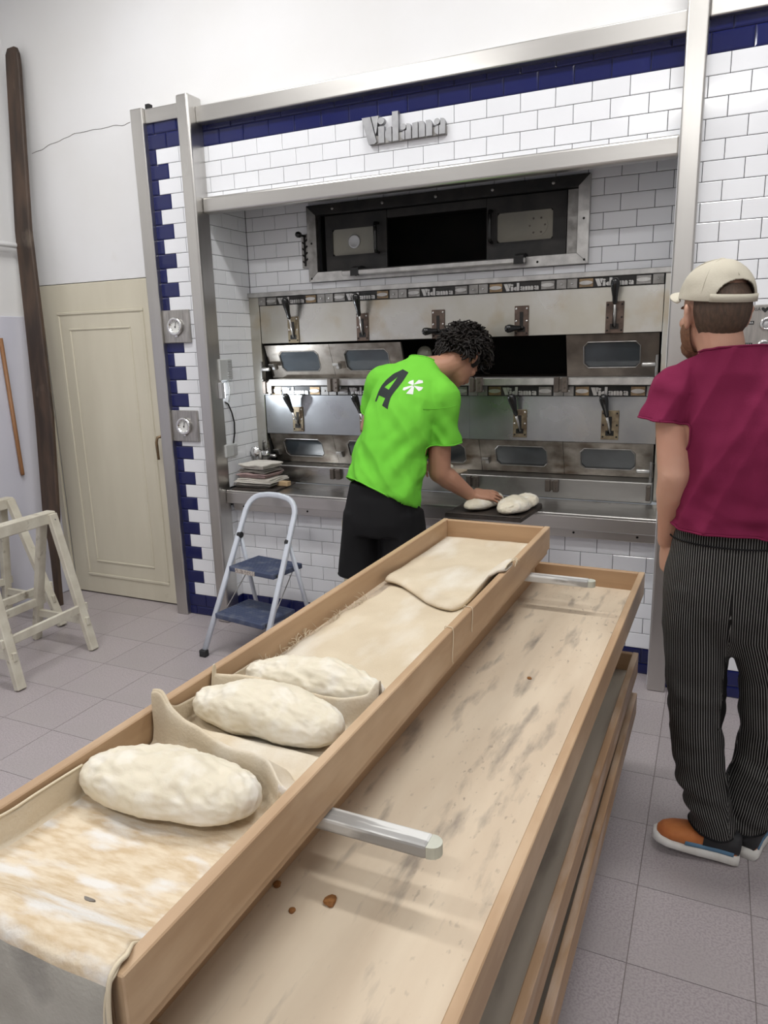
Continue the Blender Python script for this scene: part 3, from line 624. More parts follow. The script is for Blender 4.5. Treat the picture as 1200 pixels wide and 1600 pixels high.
# ---------------------------------------------------------------- folded towels on the counter
def fold_mesh(cx, cy, z, lx, ly, h, seed, layers=3, rz=0):
    bm = bm_new(); R_ = Matrix.Rotation(rz, 4, 'Z'); n, m_ = 14, 10
    for l in range(layers):
        g = []
        for s in (0, 1):
            rows = []
            for j in range(m_ + 1):
                row = []
                for i in range(n + 1):
                    u, v = i / n - .5, j / m_ - .5
                    e = max(abs(u), abs(v)) * 2
                    k = .85 + .15 * (l / max(1, layers - 1)) if seed % 2 else 1 - .06 * l
                    x, y = u * lx * k, v * ly * k
                    sag = h / layers * (l + (.93 if s else .05)) * (1 - .35 * max(0, e - .75) * (1 if s else 0)) + (.006 * wn((x, y, l), (14, 14, 1), seed)) 
                    p = R_ @ Vector((x + .004 * wn((x, y, l), (20, 20, 3), seed + 3), y, 0)); row.append(bm.verts.new((cx + p.x, cy + p.y, z + max(0, sag))))
                rows.append(row)
            g.append(rows)
        for s in (0, 1):
            for j in range(m_):
                for i in range(n): bm.faces.new((g[s][j][i], g[s][j][i + 1], g[s][j + 1][i + 1], g[s][j + 1][i]))
        for i in range(n):
            for j in (0, m_): bm.faces.new((g[0][j][i], g[0][j][i + 1], g[1][j][i + 1], g[1][j][i]))
        for j in range(m_):
            for i in (0, n): bm.faces.new((g[0][j][i], g[0][j + 1][i], g[1][j + 1][i], g[1][j][i]))
    return bm
bm = bm_new(); add_box(bm, -.14, .15, -.13, .13, 0, .010, .002, mtx=Matrix.Translation((.195, .165, .80)) @ Matrix.Rotation(.12, 4, 'Z'))
tag(obj('dark_board', bm, 'peel_wood', at=(.195, .165, .80)), 'thin dark board under the pile of folded towels', 'board')
zz = .811
for m_, lx, ly, h, lab, sd_ in (('towel_dark', .25, .22, .022, 'dark grey folded towel, lowest of the pile on the counter', 1), ('towel_white', .25, .21, .024, 'off white folded towel with dark edge below the pink towel', 2), ('towel_pink', .21, .19, .026, 'dusty pink folded towel in the pile on the counter', 3), ('towel_dark', .20, .17, .016, 'thin grey folded towel just above the pink towel', 4), ('towel_white', .19, .18, .030, 'off white folded towel, topmost of the pile on the counter', 5)):
    tag(obj('folded_towel', fold_mesh(.175 + .004 * (sd_ % 3), .17, zz, lx, ly, h, sd_, 3 if h > .02 else 2, .12 - .05 * sd_), m_, smooth=False, at=(.175, .17, zz)), lab, 'towel', 'folded towels on the counter'); zz += h + .004
bm = bm_new(); add_box(bm, .29, .365, .16, .20, .8115, .838, .002); tag(obj('wood_block', bm, 'wood_light', at=(.33, .18, .8115)), 'small pale wooden block beside the folded towels', 'block')

# ---------------------------------------------------------------- step ladder
LB = Vector((.397, -.538, 0)); LY = -.158
lad = thing('step_ladder', 'white folding step ladder with two blue plastic treads', 'ladder', tuple(LB))
def lp_(s, z, dy=0.0, H=.72, wb=.408, wt=.348, lean=.359):
    t_ = z / H; u = s * (wb + (wt - wb) * t_) / 2; v = lean * t_ + dy
    return LB + Vector((math.cos(LY) * u - math.sin(LY) * v, math.sin(LY) * u + math.cos(LY) * v, z))
def flat_tube(bm, pts, w_, h_, nrm):
    pts = [Vector(p) for p in pts]; rings = []; nrm = Vector(nrm).normalized()
    for i, p in enumerate(pts):
        d = (pts[min(i + 1, len(pts) - 1)] - pts[max(i - 1, 0)]).normalized(); v = (nrm - d * nrm.dot(d)).normalized(); u = d.cross(v)
        rings.append([bm.verts.new(p + u * w_ / 2 * math.copysign(abs(math.cos(a)) ** .5, math.cos(a)) + v * h_ / 2 * math.copysign(abs(math.sin(a)) ** .5, math.sin(a))) for a in [2 * PI * (k + .5) / 12 for k in range(12)]])
    for a, b in zip(rings, rings[1:]):
        for k in range(12): bm.faces.new((a[k], a[(k + 1) % 12], b[(k + 1) % 12], b[k]))
    bm.faces.new(rings[0][::-1]); bm.faces.new(rings[-1])
nrm = (lp_(0, .1, -.1) - lp_(0, .1)).normalized()
A_, B_ = lp_(-1, .73), lp_(1, .73); top = lp_(0, .822) - lp_(0, .72)
pts = [lp_(-1, .025), lp_(-1, .4), A_]
for k in range(1, 6): a = k / 6 * PI / 2; pts.append(A_.lerp(B_, .30 * (1 - math.cos(a))) + top * .88 * math.sin(a))
pts += [A_.lerp(B_, .4) + top * .93, A_.lerp(B_, .6) + top * .93]
for k in range(5, 0, -1): a = k / 6 * PI / 2; pts.append(B_.lerp(A_, .30 * (1 - math.cos(a))) + top * .88 * math.sin(a))
pts += [B_, lp_(1, .4), lp_(1, .025)]
bm = bm_new(); flat_tube(bm, pts, .030, .021, nrm); obj('front_frame', bm, 'ladder_white', lad, True)
REAR = .46
for s in (-1, 1):
    a, b = lp_(s * .97, .60, .012), LB + (lp_(s * 1.0, 0) - LB) * 1.0 + Vector((-math.sin(LY), math.cos(LY), 0)) * REAR + Vector((0, 0, .025))
    bm = bm_new(); flat_tube(bm, [a, b], .022, .018, nrm); obj('rear_leg', bm, 'ladder_white', lad, True)
    bm = bm_new(); add_lathe(bm, [(.016, -.012), (.018, -.008), (.018, .008), (.016, .012)], lp_(s * .96, .607, .004), (math.cos(LY), math.sin(LY), 0), 10); obj('hinge_cap', bm, 'rubber', lad)
    for q, nm in ((lp_(s, .018), 'foot_cap'), (b - Vector((0, 0, .008)), 'foot_cap')):
        bm = bm_new(); add_box(bm, q.x - .021, q.x + .021, q.y - .017, q.y + .017, q.z - .018, q.z + .02, .004); obj(nm, bm, 'rubber', lad)
    # brace rod between treads
    bm = bm_new(); add_tube(bm, [lp_(s * .8, .43, .14), lp_(s * .86, .235, .05)], .003, 6); obj('brace_rod', bm, 'cast_bright', lad)
for zt, dep in ((.445, .235), (.213, .26)):
    wz = .34 - .02 * (zt > .3); bm = bm_new()
    m4 = Matrix.Translation(lp_(0, zt)) @ Matrix.Rotation(LY, 4, 'Z')
    add_box(bm, -wz / 2, wz / 2, -.03, dep - .03, -.014, .016, .006, 2, mtx=m4); tr = obj('tread', bm, 'ladder_blue', lad)
    for k in range(11):
        y_ = -.02 + (dep - .02) * k / 11 + .004
        bm = bm_new(); add_box(bm, -wz / 2 + .012, wz / 2 - .012, y_, y_ + .009, .014, .0185, .001, mtx=m4); obj('grip_rib', bm, 'ladder_blue', tr)
    for s in (-1, 1):
        bm = bm_new(); add_tube(bm, [m4 @ Vector((s * wz / 2 * .97, 0, 0)), m4 @ Vector((s * (wz / 2 + .028), 0, 0))], .008, 8); obj('tread_pin', bm, 'rubber', tr)
    if zt > .3:
        bm = bm_new(); add_box(bm, -wz / 2 + .05, -wz / 2 + .19, -.0325, -.029, -.013, .011, mtx=m4); obj('paper_label', bm, 'paper_label', tr)

# ---------------------------------------------------------------- sawhorses
def sawhorse(label, y0, y1, cx0, cx1, zt, footR, footL, zr=.24):
    # beam runs from (cx0,y0) to (cx1,y1); a pair of splayed legs near each end
    t = thing('sawhorse', label, 'sawhorse', ((cx0 + cx1) / 2, (y0 + y1) / 2, 0))
    bm = bm_new(); add_bar(bm, (cx0, y0, zt - .032), (cx1, y1, zt - .032), .062, .064, .005); obj('beam', bm, 'saw_paint', t)
    feet = []
    for (cx, cy, k) in ((cx0, y0 - .03, 0), (cx1, y1 + .03, 1)):
        for s, f in ((1, footR), (-1, footL)):
            a = Vector((cx + s * .038, cy, zt - .03)); b = Vector((cx + f, cy + (.02 if k == 0 else -.02), .0))
            d = (b - a).normalized(); bm = bm_new(); add_bar(bm, a - d * .02, b - d * (.02 * abs(d.x)), .05, .034, .004, hint=(d.cross(Vector((0, 1, 0)))))
            lg = obj('leg', bm, 'saw_paint', t)
            bm = bm_new(); add_lathe(bm, [(.006, 0), (.004, .003)], a + Vector((s * .018, -.0, -.01)), (s, 0, .2), 7); obj('bolt', bm, 'cast_metal', lg)
            feet.append((a, b))
    pt = lambda k, z: feet[k][0].lerp(feet[k][1], (zt - .03 - z) / (zt - .03))
    for k, m_ in ((0, 2), (1, 3)):
        bm = bm_new(); add_bar(bm, pt(k, zr) + Vector((0, .04, 0)), pt(m_, zr) - Vector((0, .04, 0)), .02, .045, .003); obj('side_rail', bm, 'saw_paint', t)
    for k, m_ in ((0, 1), (2, 3)):
        bm = bm_new(); add_bar(bm, pt(k, .17) + Vector((.03, 0, 0)), pt(m_, .17) - Vector((.03, 0, 0)), .02, .045, .003); obj('cross_rail', bm, 'saw_paint', t)
sawhorse('cream painted wooden sawhorse with splayed legs standing clear of the wall', -.64, -1.16, -.635, -.60, .775, .20, -.24)
sawhorse('cream painted wooden sawhorse tucked behind the other one by the wall', -.44, -.98, -1.20, -1.18, .775, .31, -.16)

# ---------------------------------------------------------------- tall peel leaning in the corner and the broom handle
bm = bm_new(); prof = [(0, -1.214, -.187, .046), (.10, -1.215, -.182, .050), (.30, -1.222, -.168, .058), (.42, -1.226, -.160, .075), (.52, -1.228, -.153, .125), (.60, -1.226, -.147, .140), (1.22, -1.222, -.105, .150), (1.80, -1.255, -.062, .142), (2.33, -1.285, -.026, .130), (2.9, -1.27, .012, .116), (3.22, -1.262, .033, .110), (3.30, -1.262, .038, .098), (3.335, -1.262, .041, .06)]
rings = []
for z, x, y, w_ in prof:
    h_ = .028; rings.append([bm.verts.new((x + a * w_ / 2, y + b * h_ / 2 + .004, z + (.012 * wn((x, a, z), (3, 3, 3)) if z > 3.3 else 0))) for a, b in ((-1, -.6), (-.9, -1), (.9, -1), (1, -.6), (1, .6), (.9, 1), (-.9, 1), (-1, .6))])
for a, b in zip(rings, rings[1:]):
    for k in range(8): bm.faces.new((a[k], a[(k + 1) % 8], b[(k + 1) % 8], b[k]))
bm.faces.new(rings[0]); bm.faces.new(rings[-1])
tag(obj('wooden_peel', bm, 'pole_wood', at=(-1.214, -.187, 0)), 'tall dark scorched wooden peel leaning in the corner beside the cream door', 'peel')
bm = bm_new(); add_tube(bm, [(XL + .028, -.195, .855), (XL + .028, -.197, .87), (XL + .026, -.215, 1.7)], [.011, .0125, .0125], 10)
tag(obj('broom_handle', bm, 'broom_wood', smooth=True, at=(XL + .028, -.2, .855)), 'short brown wooden handle hanging upright on the lilac left wall', 'handle')

# ---------------------------------------------------------------- bread trays on their rack
def tray(label, cx, cy, zr, rot, wmat, fmat, W=.404, L=2.06, H=.082, th=.02, floor_h=.018):
    t = thing('bread_tray', label, 'tray', (cx, cy, zr - H - floor_h)); t.rotation_euler = (0, 0, rot); b = (cx, cy, 0)
    z0 = zr - H
    def bx(n, m, *q):
        bm = bm_new(); add_box(bm, cx + q[0], cx + q[1], cy + q[2], cy + q[3], q[4], q[5], .002); return obj(n, bm, m, t)
    bx('side_board', wmat, -W / 2, -W / 2 + th, -L / 2, L / 2, z0, zr); bx('side_board', wmat, W / 2 - th, W / 2, -L / 2, L / 2, z0, zr)
    bx('end_board', 'wood_tray_end', -W / 2 + th, W / 2 - th, L / 2 - th, L / 2, z0, zr - .001); bx('end_board', 'wood_tray_end', -W / 2 + th, W / 2 - th, -L / 2, -L / 2 + th, z0, zr - .001)
    bx('tray_bottom', fmat, -W / 2 + th - .002, W / 2 - th + .002, -L / 2 + th - .002, L / 2 - th + .002, z0 + .001, z0 + .016)
    bx('runner', wmat, -W / 2 + .006, -W / 2 + .04, -L / 2 + .01, L / 2 - .01, z0 - floor_h, z0 - .0005); bx('runner', wmat, W / 2 - .04, W / 2 - .006, -L / 2 + .01, L / 2 - .01, z0 - floor_h, z0 - .0005)
    return t
ZA = .95
tray('long wooden bread tray on top of the rack, holding the dough and linen', 1.873, -1.870, ZA, math.radians(-.75), 'wood_tray', 'tray_floor')
tray('empty stained wooden bread tray directly beneath the tray of dough', 2.413 - .202 - .027, -.79 - 1.03, .80, math.radians(-1.5), 'wood_tray', 'tray_floor')
tray('grey floored wooden bread tray, third level down on the rack', 2.408 - .202 - .022, -.80 - 1.03, .50, math.radians(-1.2), 'wood_tray_worn', 'tray_floor_grey')
tray('dark wooden bread tray on the lowest level of the rack', 2.412 - .202 - .015, -.815 - 1.03, .35, math.radians(-.8), 'wood_tray_worn', 'tray_floor_grey')
rk = thing('tray_rack', 'white painted metal rack with rounded arms carrying the bread trays', 'rack', (1.94, -1.76, 0))
for y in (-1.094, -2.452):
    bm = bm_new(); add_box(bm, 1.918, 1.962, y - .018, y + .018, .05, .826, .003); obj('upright', bm, 'arm_paint_green', rk)
    bm = bm_new(); add_box(bm, 1.62, 2.32, y - .025, y + .025, .03, .07, .006); obj('foot_bar', bm, 'arm_paint_green', rk)
    for x in (1.66, 2.28):
        bm = bm_new(); add_lathe(bm, [(.028, -.012), (.03, -.008), (.03, .008), (.028, .012)], (x, y, .030), (0, 1, 0), 14); obj('caster', bm, 'rubber', rk)
    for z, xa, xb in ((.8495, 1.68, 2.287 if y > -2 else 2.258), (.6995, 1.96, 2.33), (.3995, 1.96, 2.33), (.2495, 1.96, 2.33)):
        bm = bm_new(); w_ = .036; h_ = .024
        add_box(bm, xa, xb - .02, y - w_ / 2, y + w_ / 2, z - h_, z, .005, 2)
        arm = obj('arm', bm, 'arm_paint', rk)
        bm = bm_new(); pl = [(xb - .021, y - w_ / 2 + .001)] + [(xb - .018 + .018 * math.cos(math.radians(a)), y + (w_ / 2 - .001) * math.sin(math.radians(a))) for a in range(-90, 91, 18)] + [(xb - .021, y + w_ / 2 - .001)]
        add_prism(bm, pl, z - h_ + .002, z - .002, axis='z'); obj('arm_tip', bm, 'arm_paint_green', arm)
bm = bm_new(); add_box(bm, 1.925, 1.955, -2.452, -1.094, .30, .33, .003); obj('tie_bar', bm, 'arm_paint_green', rk)

# ---------------------------------------------------------------- linen and dough in the top tray
FZ = ZA - .082 + .016
def xl(y): return 1.873 - .182 + .0131 * (y + 1.87)
def xr(y): return 1.873 + .182 + .0131 * (y + 1.87)
def crom(P, k):
    out = []
    for i in range(len(P) - 1):
        p0, p1, p2, p3 = P[max(i - 1, 0)], P[i], P[i + 1], P[min(i + 2, len(P) - 1)]
        for j in range(k):
            t = j / k; out.append(tuple(.5 * (2 * b + (c - a) * t + (2 * a - 5 * b + 4 * c - d) * t * t + (3 * b - a - 3 * c + d) * t ** 3) for a, b, c, d in zip(p0, p1, p2, p3)))
    out.append(P[-1]); return out
def sstep(a, b, x): t = max(0, min(1, (x - a) / (b - a))); return t * t * (3 - 2 * t)
def grid_faces(bm, G_):
    for a, b in zip(G_, G_[1:]):
        for k in range(len(a) - 1): bm.faces.new((a[k], a[k + 1], b[k + 1], b[k]))
NC = 56; cols = []
for c in range(NC + 1):
    s = c / NC; lf = max(0, (s - .14) / .86)          # 0 at the left wall, 1 at the right
    yr = -2.472 + .020 * math.sin(lf * 5.5 + .5) - .055 * sstep(.78, 1, lf) + .03 * sstep(.18, 0, lf)
    zr = FZ + .066 + .036 * sstep(.26, .04, lf) - .018 * sstep(.7, 1, lf) + .006 * math.sin(lf * 9)
    y2 = -2.238 + .008 * math.sin(lf * 6) - .02 * sstep(.2, 0, lf) + .03 * sstep(.8, 1, lf); z2 = FZ + .060 - .012 * math.sin(lf * 3)
    gap = .006 + .030 * sstep(.62, .85, lf)
    path = [(-2.9145, .58), (-2.918, .72), (-2.916, .86), (-2.912, .935), (-2.902, .955), (-2.884, .957), (-2.862, .949), (-2.83, .923), (-2.79, FZ + .016), (-2.73, FZ + .006), (-2.66, FZ + .004), (-2.59, FZ + .003), (yr - .032, FZ + .004),
            (yr - .008, FZ + .022), (yr - .004, zr - .012), (yr, zr), (yr + .005, zr - .004), (yr + gap + .004, FZ + .030), (yr + gap + .018, FZ + .016), (-2.425, FZ + .022), (-2.40, FZ + .024), (-2.37, FZ + .006), (-2.31, FZ + .003), (-2.275, FZ + .003),
            (y2 - .014, FZ + .008), (y2 - .005, z2 - .012), (y2, z2), (y2 + .005, z2 - .006), (y2 + .012, FZ + .012), (-2.18, FZ + .003), (-2.11, FZ + .003), (-2.05, FZ + .004), (-1.95, FZ + .004), (-1.85, FZ + .003), (-1.75, FZ + .005), (-1.65, FZ + .004), (-1.56, FZ + .003), (-1.47, FZ + .002)]
    col_ = []
    for idx, (y, z) in enumerate(crom(path, 6)):
        y_c = min(max(y, -2.9), -1.4)
        fl = .050 * sstep(-2.93, -2.86, y) * (1 - sstep(-2.56, -2.50, y)) + .040 * sstep(-2.47, -2.43, y) * (1 - sstep(-2.30, -2.22, y)) + .03 * sstep(-2.28, -2.2, y) * (1 - sstep(-2.12, -2.06, y))
        b = 1 - sstep(-2.14, -2.05, y)
        if 72 < idx < 110: fl *= .0
        lo_f = xl(y_c) + .005
        lo_n = xl(y_c) + .012 + .022 * abs(wn((0, y, 0), (1, 9, 1), 5)) + .03 * sstep(-1.75, -1.5, y)
        hi = xr(y_c) - .005 - (.02 * abs(wn((2, y, 0), (1, 12, 1), 8)) * (1 - b))
        x_flap = lo_f + lf * (hi - lo_f) + (.006 * sstep(.1, 0, s) if fl < .01 else 0); x_flat = lo_n + s * (hi - lo_n)
        x = x_flap * b + x_flat * (1 - b); t = max(0, (.14 - s) / .14)
        on_end = sstep(-2.86, -2.885, y)
        z2_ = z + fl * (t ** .8) * (1 + .12 * wn((0, y, 0), (1, 22, 1), 2)) + .0022 * (wn((x, y, z), (16, 16, 16), 1) + .6 * wn((x, y, z), (40, 40, 40), 4)) * (.4 if z < .9 else 1)
        # right border lifts a little along the right board beyond the loaves
        rt = sstep(.93, 1, s); z2_ += .028 * rt * sstep(-2.0, -1.85, y) * (.6 + .8 * abs(wn((1, y, 0), (1, 14, 1), 3)))
        z2_ += .030 * rt * (sstep(-2.24, -2.2, y) * (1 - sstep(-2.18, -2.12, y)))
        yy = y + (.006 * wn((x, z, 1), (10, 8, 1), 6) if y < -2.905 else 0)
        col_.append((x + (.012 * on_end * (2 * s - 1)), yy, z2_))
    cols.append(col_)
bm = bm_new(); G_ = [[bm.verts.new(p) for p in c] for c in cols]; grid_faces(bm, G_)
cl = tag(obj('proofing_cloth', bm, 'linen_floured', smooth=True, at=(1.86, -2.2, FZ)), 'floured linen proofing cloth pleated between the loaves and hanging over the tray end', 'cloth')
cl.data.materials.append(MATS['linen']); cl.data.materials.append(MATS['linen_grey_shaded'])
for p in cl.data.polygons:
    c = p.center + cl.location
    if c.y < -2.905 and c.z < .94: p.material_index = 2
    elif c.y > -2.53 or c.x < xl(c.y) + .012: p.material_index = 1
md = cl.modifiers.new('thick', 'SOLIDIFY'); md.thickness = .0022; md.offset = 1
# hem cords and threads
def thread(pts, r, parent, name='loose_thread', m='thread', kind=None):
    bm = bm_new(); add_tube(bm, crom([tuple(p) for p in pts], 4), r, 5); o = obj(name, bm, m, parent, True)
    if kind: o['kind'] = kind
    return o
e_l = [p for p in cols[0] if -2.86 < p[1] < -2.53]
thread([(p[0] + .002, p[1], p[2] + .002) for p in e_l[::4]], .0024, cl, 'hem_edge')
e_r = [p for p in cols[-1] if p[1] < -2.83]
thread([(p[0] + .002, p[1] - .001, p[2]) for p in e_r[::3]], .003, cl, 'hem_edge')
thread([(p[0] + .0 + .004 * math.sin(i), p[1] - .002, p[2] - .004) for i, p in enumerate(e_r[::3])], .0018, cl, 'hem_edge')
rng = random.Random(5); bm = bm_new()
for k in range(70):
    y = rng.uniform(-2.09, -1.60); i = min(range(len(cols[0])), key=lambda q: abs(cols[0][q][1] - y)); p = Vector(cols[0][i]); L = rng.uniform(.012, .03)
    d = Vector((rng.uniform(-.9, .2), rng.uniform(-.6, .8), rng.uniform(.1, .8))).normalized()
    q = [p, p + d * L * .5 + Vector((0, 0, .004)), p + d * L + Vector((rng.uniform(-.006, .004), rng.uniform(-.008, .008), rng.uniform(-.004, .006)))]
    q = [Vector((max(v.x, xl(v.y) + .002), v.y, max(v.z, FZ + .002))) for v in q]
    add_tube(bm, crom([tuple(v) for v in q], 3), .0007, 3)
o = obj('fringe', bm, 'thread', cl); o['kind'] = 'stuff'
xo = xr(-1.9) + .0215
thread([(xo - .0235, -1.86, .93), (xo - .0228, -1.862, .951), (xo - .012, -1.865, .9525), (xo - .001, -1.868, .950), (xo + .002, -1.875, .92), (xo + .0025, -1.883, .885), (xo + .003, -1.880, .87)], .0011, cl)
thread([(xo - .0235, -1.72, .93), (xo - .0228, -1.721, .951), (xo - .012, -1.722, .9525), (xo, -1.724, .951), (xo + .003, -1.73, .93), (xo + .003, -1.735, .905), (xo + .004, -1.738, .893)], .001, cl)
hp = min((p for c in cols for p in c), key=lambda p: (p[0] - 1.90) ** 2 + (p[1] + 2.795) ** 2 + (0 if p[2] > .88 else 9))
bm = bm_new(); add_prism(bm, [(hp[0] + .008 * math.cos(q) * (1 + .35 * math.sin(3 * q)), hp[1] + .0035 * math.sin(q) * (1 + .3 * math.cos(2 * q))) for q in [2 * PI * k / 14 for k in range(14)]], hp[2] - .001, hp[2] + .0045, axis='z'); obj('worn_hole', bm, 'towel_dark', cl)
# second cloth, folded back on itself at the far end
cols = []
for c in range(41):
    s = c / 40
    yf = -1.455 - .165 * sstep(0, .78, s) + .20 * sstep(.80, 1.0, s)
    path = [(-.872, FZ + .003), (-1.0, FZ + .004), (-1.15, FZ + .006), (-1.28, FZ + .010), (yf + .10, FZ + .017), (yf + .04, FZ + .022), (yf + .012, FZ + .021), (yf, FZ + .015), (yf + .008, FZ + .009), (yf + .05, FZ + .0075), (-1.20, FZ + .0032)]
    rt = sstep(.84, 1, s); col_ = []
    for i, (y, z) in enumerate(crom(path, 6)):
        lo, hi = xl(y) + .008 + .012 * sstep(-1.2, -1.45, y), xr(y) - .006
        x = lo + s * (hi - lo); lift = rt * .062 * sstep(-1.15, -1.33, y) * sstep(-1.8, -1.5, y)
        x += .024 * sstep(.95, 1, s) * sstep(-1.25, -1.35, y)
        col_.append((x, y, z + lift + .0016 * wn((x, y, z), (18, 18, 18), 9)))
    cols.append(col_)
bm = bm_new(); G_ = [[bm.verts.new(p) for p in c] for c in cols]; grid_faces(bm, G_)
c2 = tag(obj('proofing_cloth', bm, 'linen', smooth=True, at=(1.88, -1.2, FZ)), 'pale linen cloth folded back on itself at the empty far end of the dough tray', 'cloth')
md = c2.modifiers.new('thick', 'SOLIDIFY'); md.thickness = .002; md.offset = 1
thread([(p[0], p[1], p[2] + .001) for p in cols[-1][8:44:4]], .0022, c2, 'hem_edge')
rng = random.Random(9)
for k in range(5):
    p = Vector(cols[-1][24 + k]); thread([p, p + Vector((.012, rng.uniform(-.02, .02), .006)), p + Vector((.016, rng.uniform(-.03, .03), -.008))], .0009, c2)

def loaf(name, label, cx, cy, z, lx, ly, h, rot, seed, group=None, waist=0.0, at=None, n=112, m=84):
    bm = bm_new(); rows = []; R_ = Matrix.Rotation(rot, 3, 'Z')
    for j in range(m + 1):
        ph = PI * j / m; row = []
        for i in range(n):
            th = 2 * PI * i / n
            # long axis = local x
            cx_ = -math.cos(ph); r = math.sin(ph) ** .84
            wst = 1 - waist * math.exp(-((cx_ - .25) / .18) ** 2)
            y_ = math.cos(th) * r * wst; zz = math.sin(th) * r * wst
            zz = zz * (.95 if zz > 0 else .55)
            p = Vector((cx_ * lx / 2, y_ * ly / 2, zz * h * .62 + h * .34))
            d = Vector((cx_ * .3, y_, zz)); d = d.normalized() if d.length > 1e-6 else Vector((cx_, 0, 0))
            nv = .0085 * noise.noise(p * 13 + Vector((seed, 0, 0))) + .0062 * (1 - abs(noise.noise(Vector((p.x * 34 + p.y * 20, p.y * 46, p.z * 40)) + Vector((seed, 3, 1))))) * sstep(.2, .9, zz + .3) - .0015 + .0022 * (.5 - abs(noise.noise(Vector((p.x * 50 + p.y * 60, p.y * 90 - p.x * 30, p.z * 80)) + Vector((0, seed, 0))))) + .0010 * noise.noise(p * 110 + Vector((0, seed, 0)))
            p += d * nv * (1.2 if lx > .3 else .8)
            p.z = max(p.z, .0005 * math.cos(i)); q = R_ @ p
            row.append((cx + q.x, cy + q.y, z + max(0, q.z)))
        rows.append(row)
    a = bm.verts.new(Vector(rows[0][0])); b = bm.verts.new(Vector(rows[-1][0]))
    G_ = [[bm.verts.new(p) for p in r_] for r_ in rows[1:-1]]
    for r0, r1 in zip(G_, G_[1:]):
        for k in range(n): bm.faces.new((r0[k], r0[(k + 1) % n], r1[(k + 1) % n], r1[k]))
    for k in range(n): bm.faces.new((a, G_[0][(k + 1) % n], G_[0][k])); bm.faces.new((b, G_[-1][k], G_[-1][(k + 1) % n]))
    return tag(obj(name, bm, 'dough', smooth=True, at=(cx, cy, z)), label, 'dough', group)
GD = 'raw loaves proving in the linen'
loaf('dough_loaf', 'large raw dough loaf lying alone in front of the tall cloth pleat', 1.842, -2.575, FZ + .0055, .315, .152, .084, math.radians(3), 11, GD)
loaf('dough_loaf', 'raw dough loaf between the two cloth pleats', 1.862, -2.330, FZ + .0055, .325, .125, .090, math.radians(-2), 23, GD)
loaf('dough_loaf', 'raw dough loaf half hidden behind the second cloth pleat', 1.878, -2.174, FZ + .0055, .325, .108, .080, math.radians(1), 37, GD)
# crumbs left in the empty tray
rng = random.Random(3)
zB = .80 - .082 + .016
for k, (x, y, s, lab) in enumerate(((2.091, -2.512, .011, 'largest brown crust crumb lying in the empty tray'), (2.043, -2.551, .006, 'small brown crumb next to the largest crumb in the empty tray'), (1.99, -2.512, .007, 'small brown crumb lying close to the dough tray edge'), (2.20, -1.62, .006, 'tiny brown crumb in the far half of the empty tray'))):
    bm = bm_new(); bmesh.ops.create_icosphere(bm, subdivisions=2, radius=s)
    for v in bm.verts: v.co = Vector((v.co.x * (1 + .5 * noise.noise(v.co * 150 + Vector((k, 0, 0)))), v.co.y * (1 + .5 * noise.noise(v.co * 130)), max(v.co.z * .6, -s * .3) + s * .3))
    bmesh.ops.translate(bm, verts=bm.verts[:], vec=(x, y, zB)); tag(obj('bread_crumb', bm, 'crumb', at=(x, y, zB)), lab, 'crumb')

# ---------------------------------------------------------------- peel with loaves on the counter
pl = thing('loading_board', 'dark scorched wooden loading board with loaves on the counter edge', 'board', (1.66, .02, .801))
bm = bm_new(); add_prism(bm, [(1.47, -.225), (1.835, -.235), (1.862, .085), (1.85, .125), (1.49, .135)], .801, .817, axis='z'); obj('board', bm, 'peel_wood', pl)
bm = bm_new(); add_box(bm, 1.475, 1.83, -.228, -.2, .797 + .02, .823, .002); obj('lip', bm, 'peel_wood', pl)
loaf('dough_loaf', 'oval dough loaf under the hand of the man in green', 1.606, -.045, .8175, .295, .130, .066, math.radians(74), 51, 'loaves on the loading board', at=None)
loaf('dough_loaf', 'waisted dough loaf on the free corner of the loading board', 1.783, -.07, .8175, .315, .128, .075, math.radians(76), 64, 'loaves on the loading board', waist=.16)
bm = bm_new(); add_box(bm, -.16, .13, -.06, .07, 0, .010, .003, mtx=Matrix.Translation((1.235, .372, .9052)) @ Matrix.Rotation(-.12, 4, 'Z'))
tag(obj('pale_board', bm, 'tray_floor', at=(1.235, .372, .9052)), 'pale floured board resting on the oven sill behind the man', 'board')
loaf('dough_loaf', 'dough loaf on the pale board at the oven mouth', 1.215, .362, .9155, .20, .095, .05, math.radians(-6), 77, None)

# ---------------------------------------------------------------- people: helpers
def skin_mat(name, c, c2):
    mat(name, c, c2, rough=.5, scale=6, bump=.05, bscale=180, sss=.10, spec=.35)
skin_mat('skin_tan', (.44, .235, .155), (.40, .20, .13)); skin_mat('skin_fair', (.56, .33, .24), (.52, .27, .19))
mat('shirt_green', (.18, .60, .055), (.15, .53, .045), rough=.9, scale=3, bump=.1, bscale=250, spec=.15)
mat('shirt_maroon', (.21, .022, .068), (.17, .016, .053), rough=.92, scale=3, bump=.1, bscale=250, spec=.12)
mat('shorts_black', (.007, .007, .008), (.011, .011, .012), rough=.8, scale=4, spec=.2)
mat('hair_dark', (.007, .005, .0045), (.014, .010, .008), rough=.5, scale=30, spec=.3)
mat('hair_brown', (.055, .032, .02), (.09, .052, .032), rough=.6, scale=140, stretch=(1, 1, .3), bump=.5, bscale=260, bstretch=(1, 1, .3))
mat('beard_brown', (.13, .055, .026), (.20, .09, .045), rough=.7, scale=160, bump=.6, bscale=260)
mat('cap_cloth', (.52, .485, .40), (.47, .43, .35), rough=.9, scale=5, bump=.15, bscale=220, spec=.15)
mat('print_black', (.016, .022, .022), rough=.8); mat('print_white', (.78, .80, .78), rough=.8)
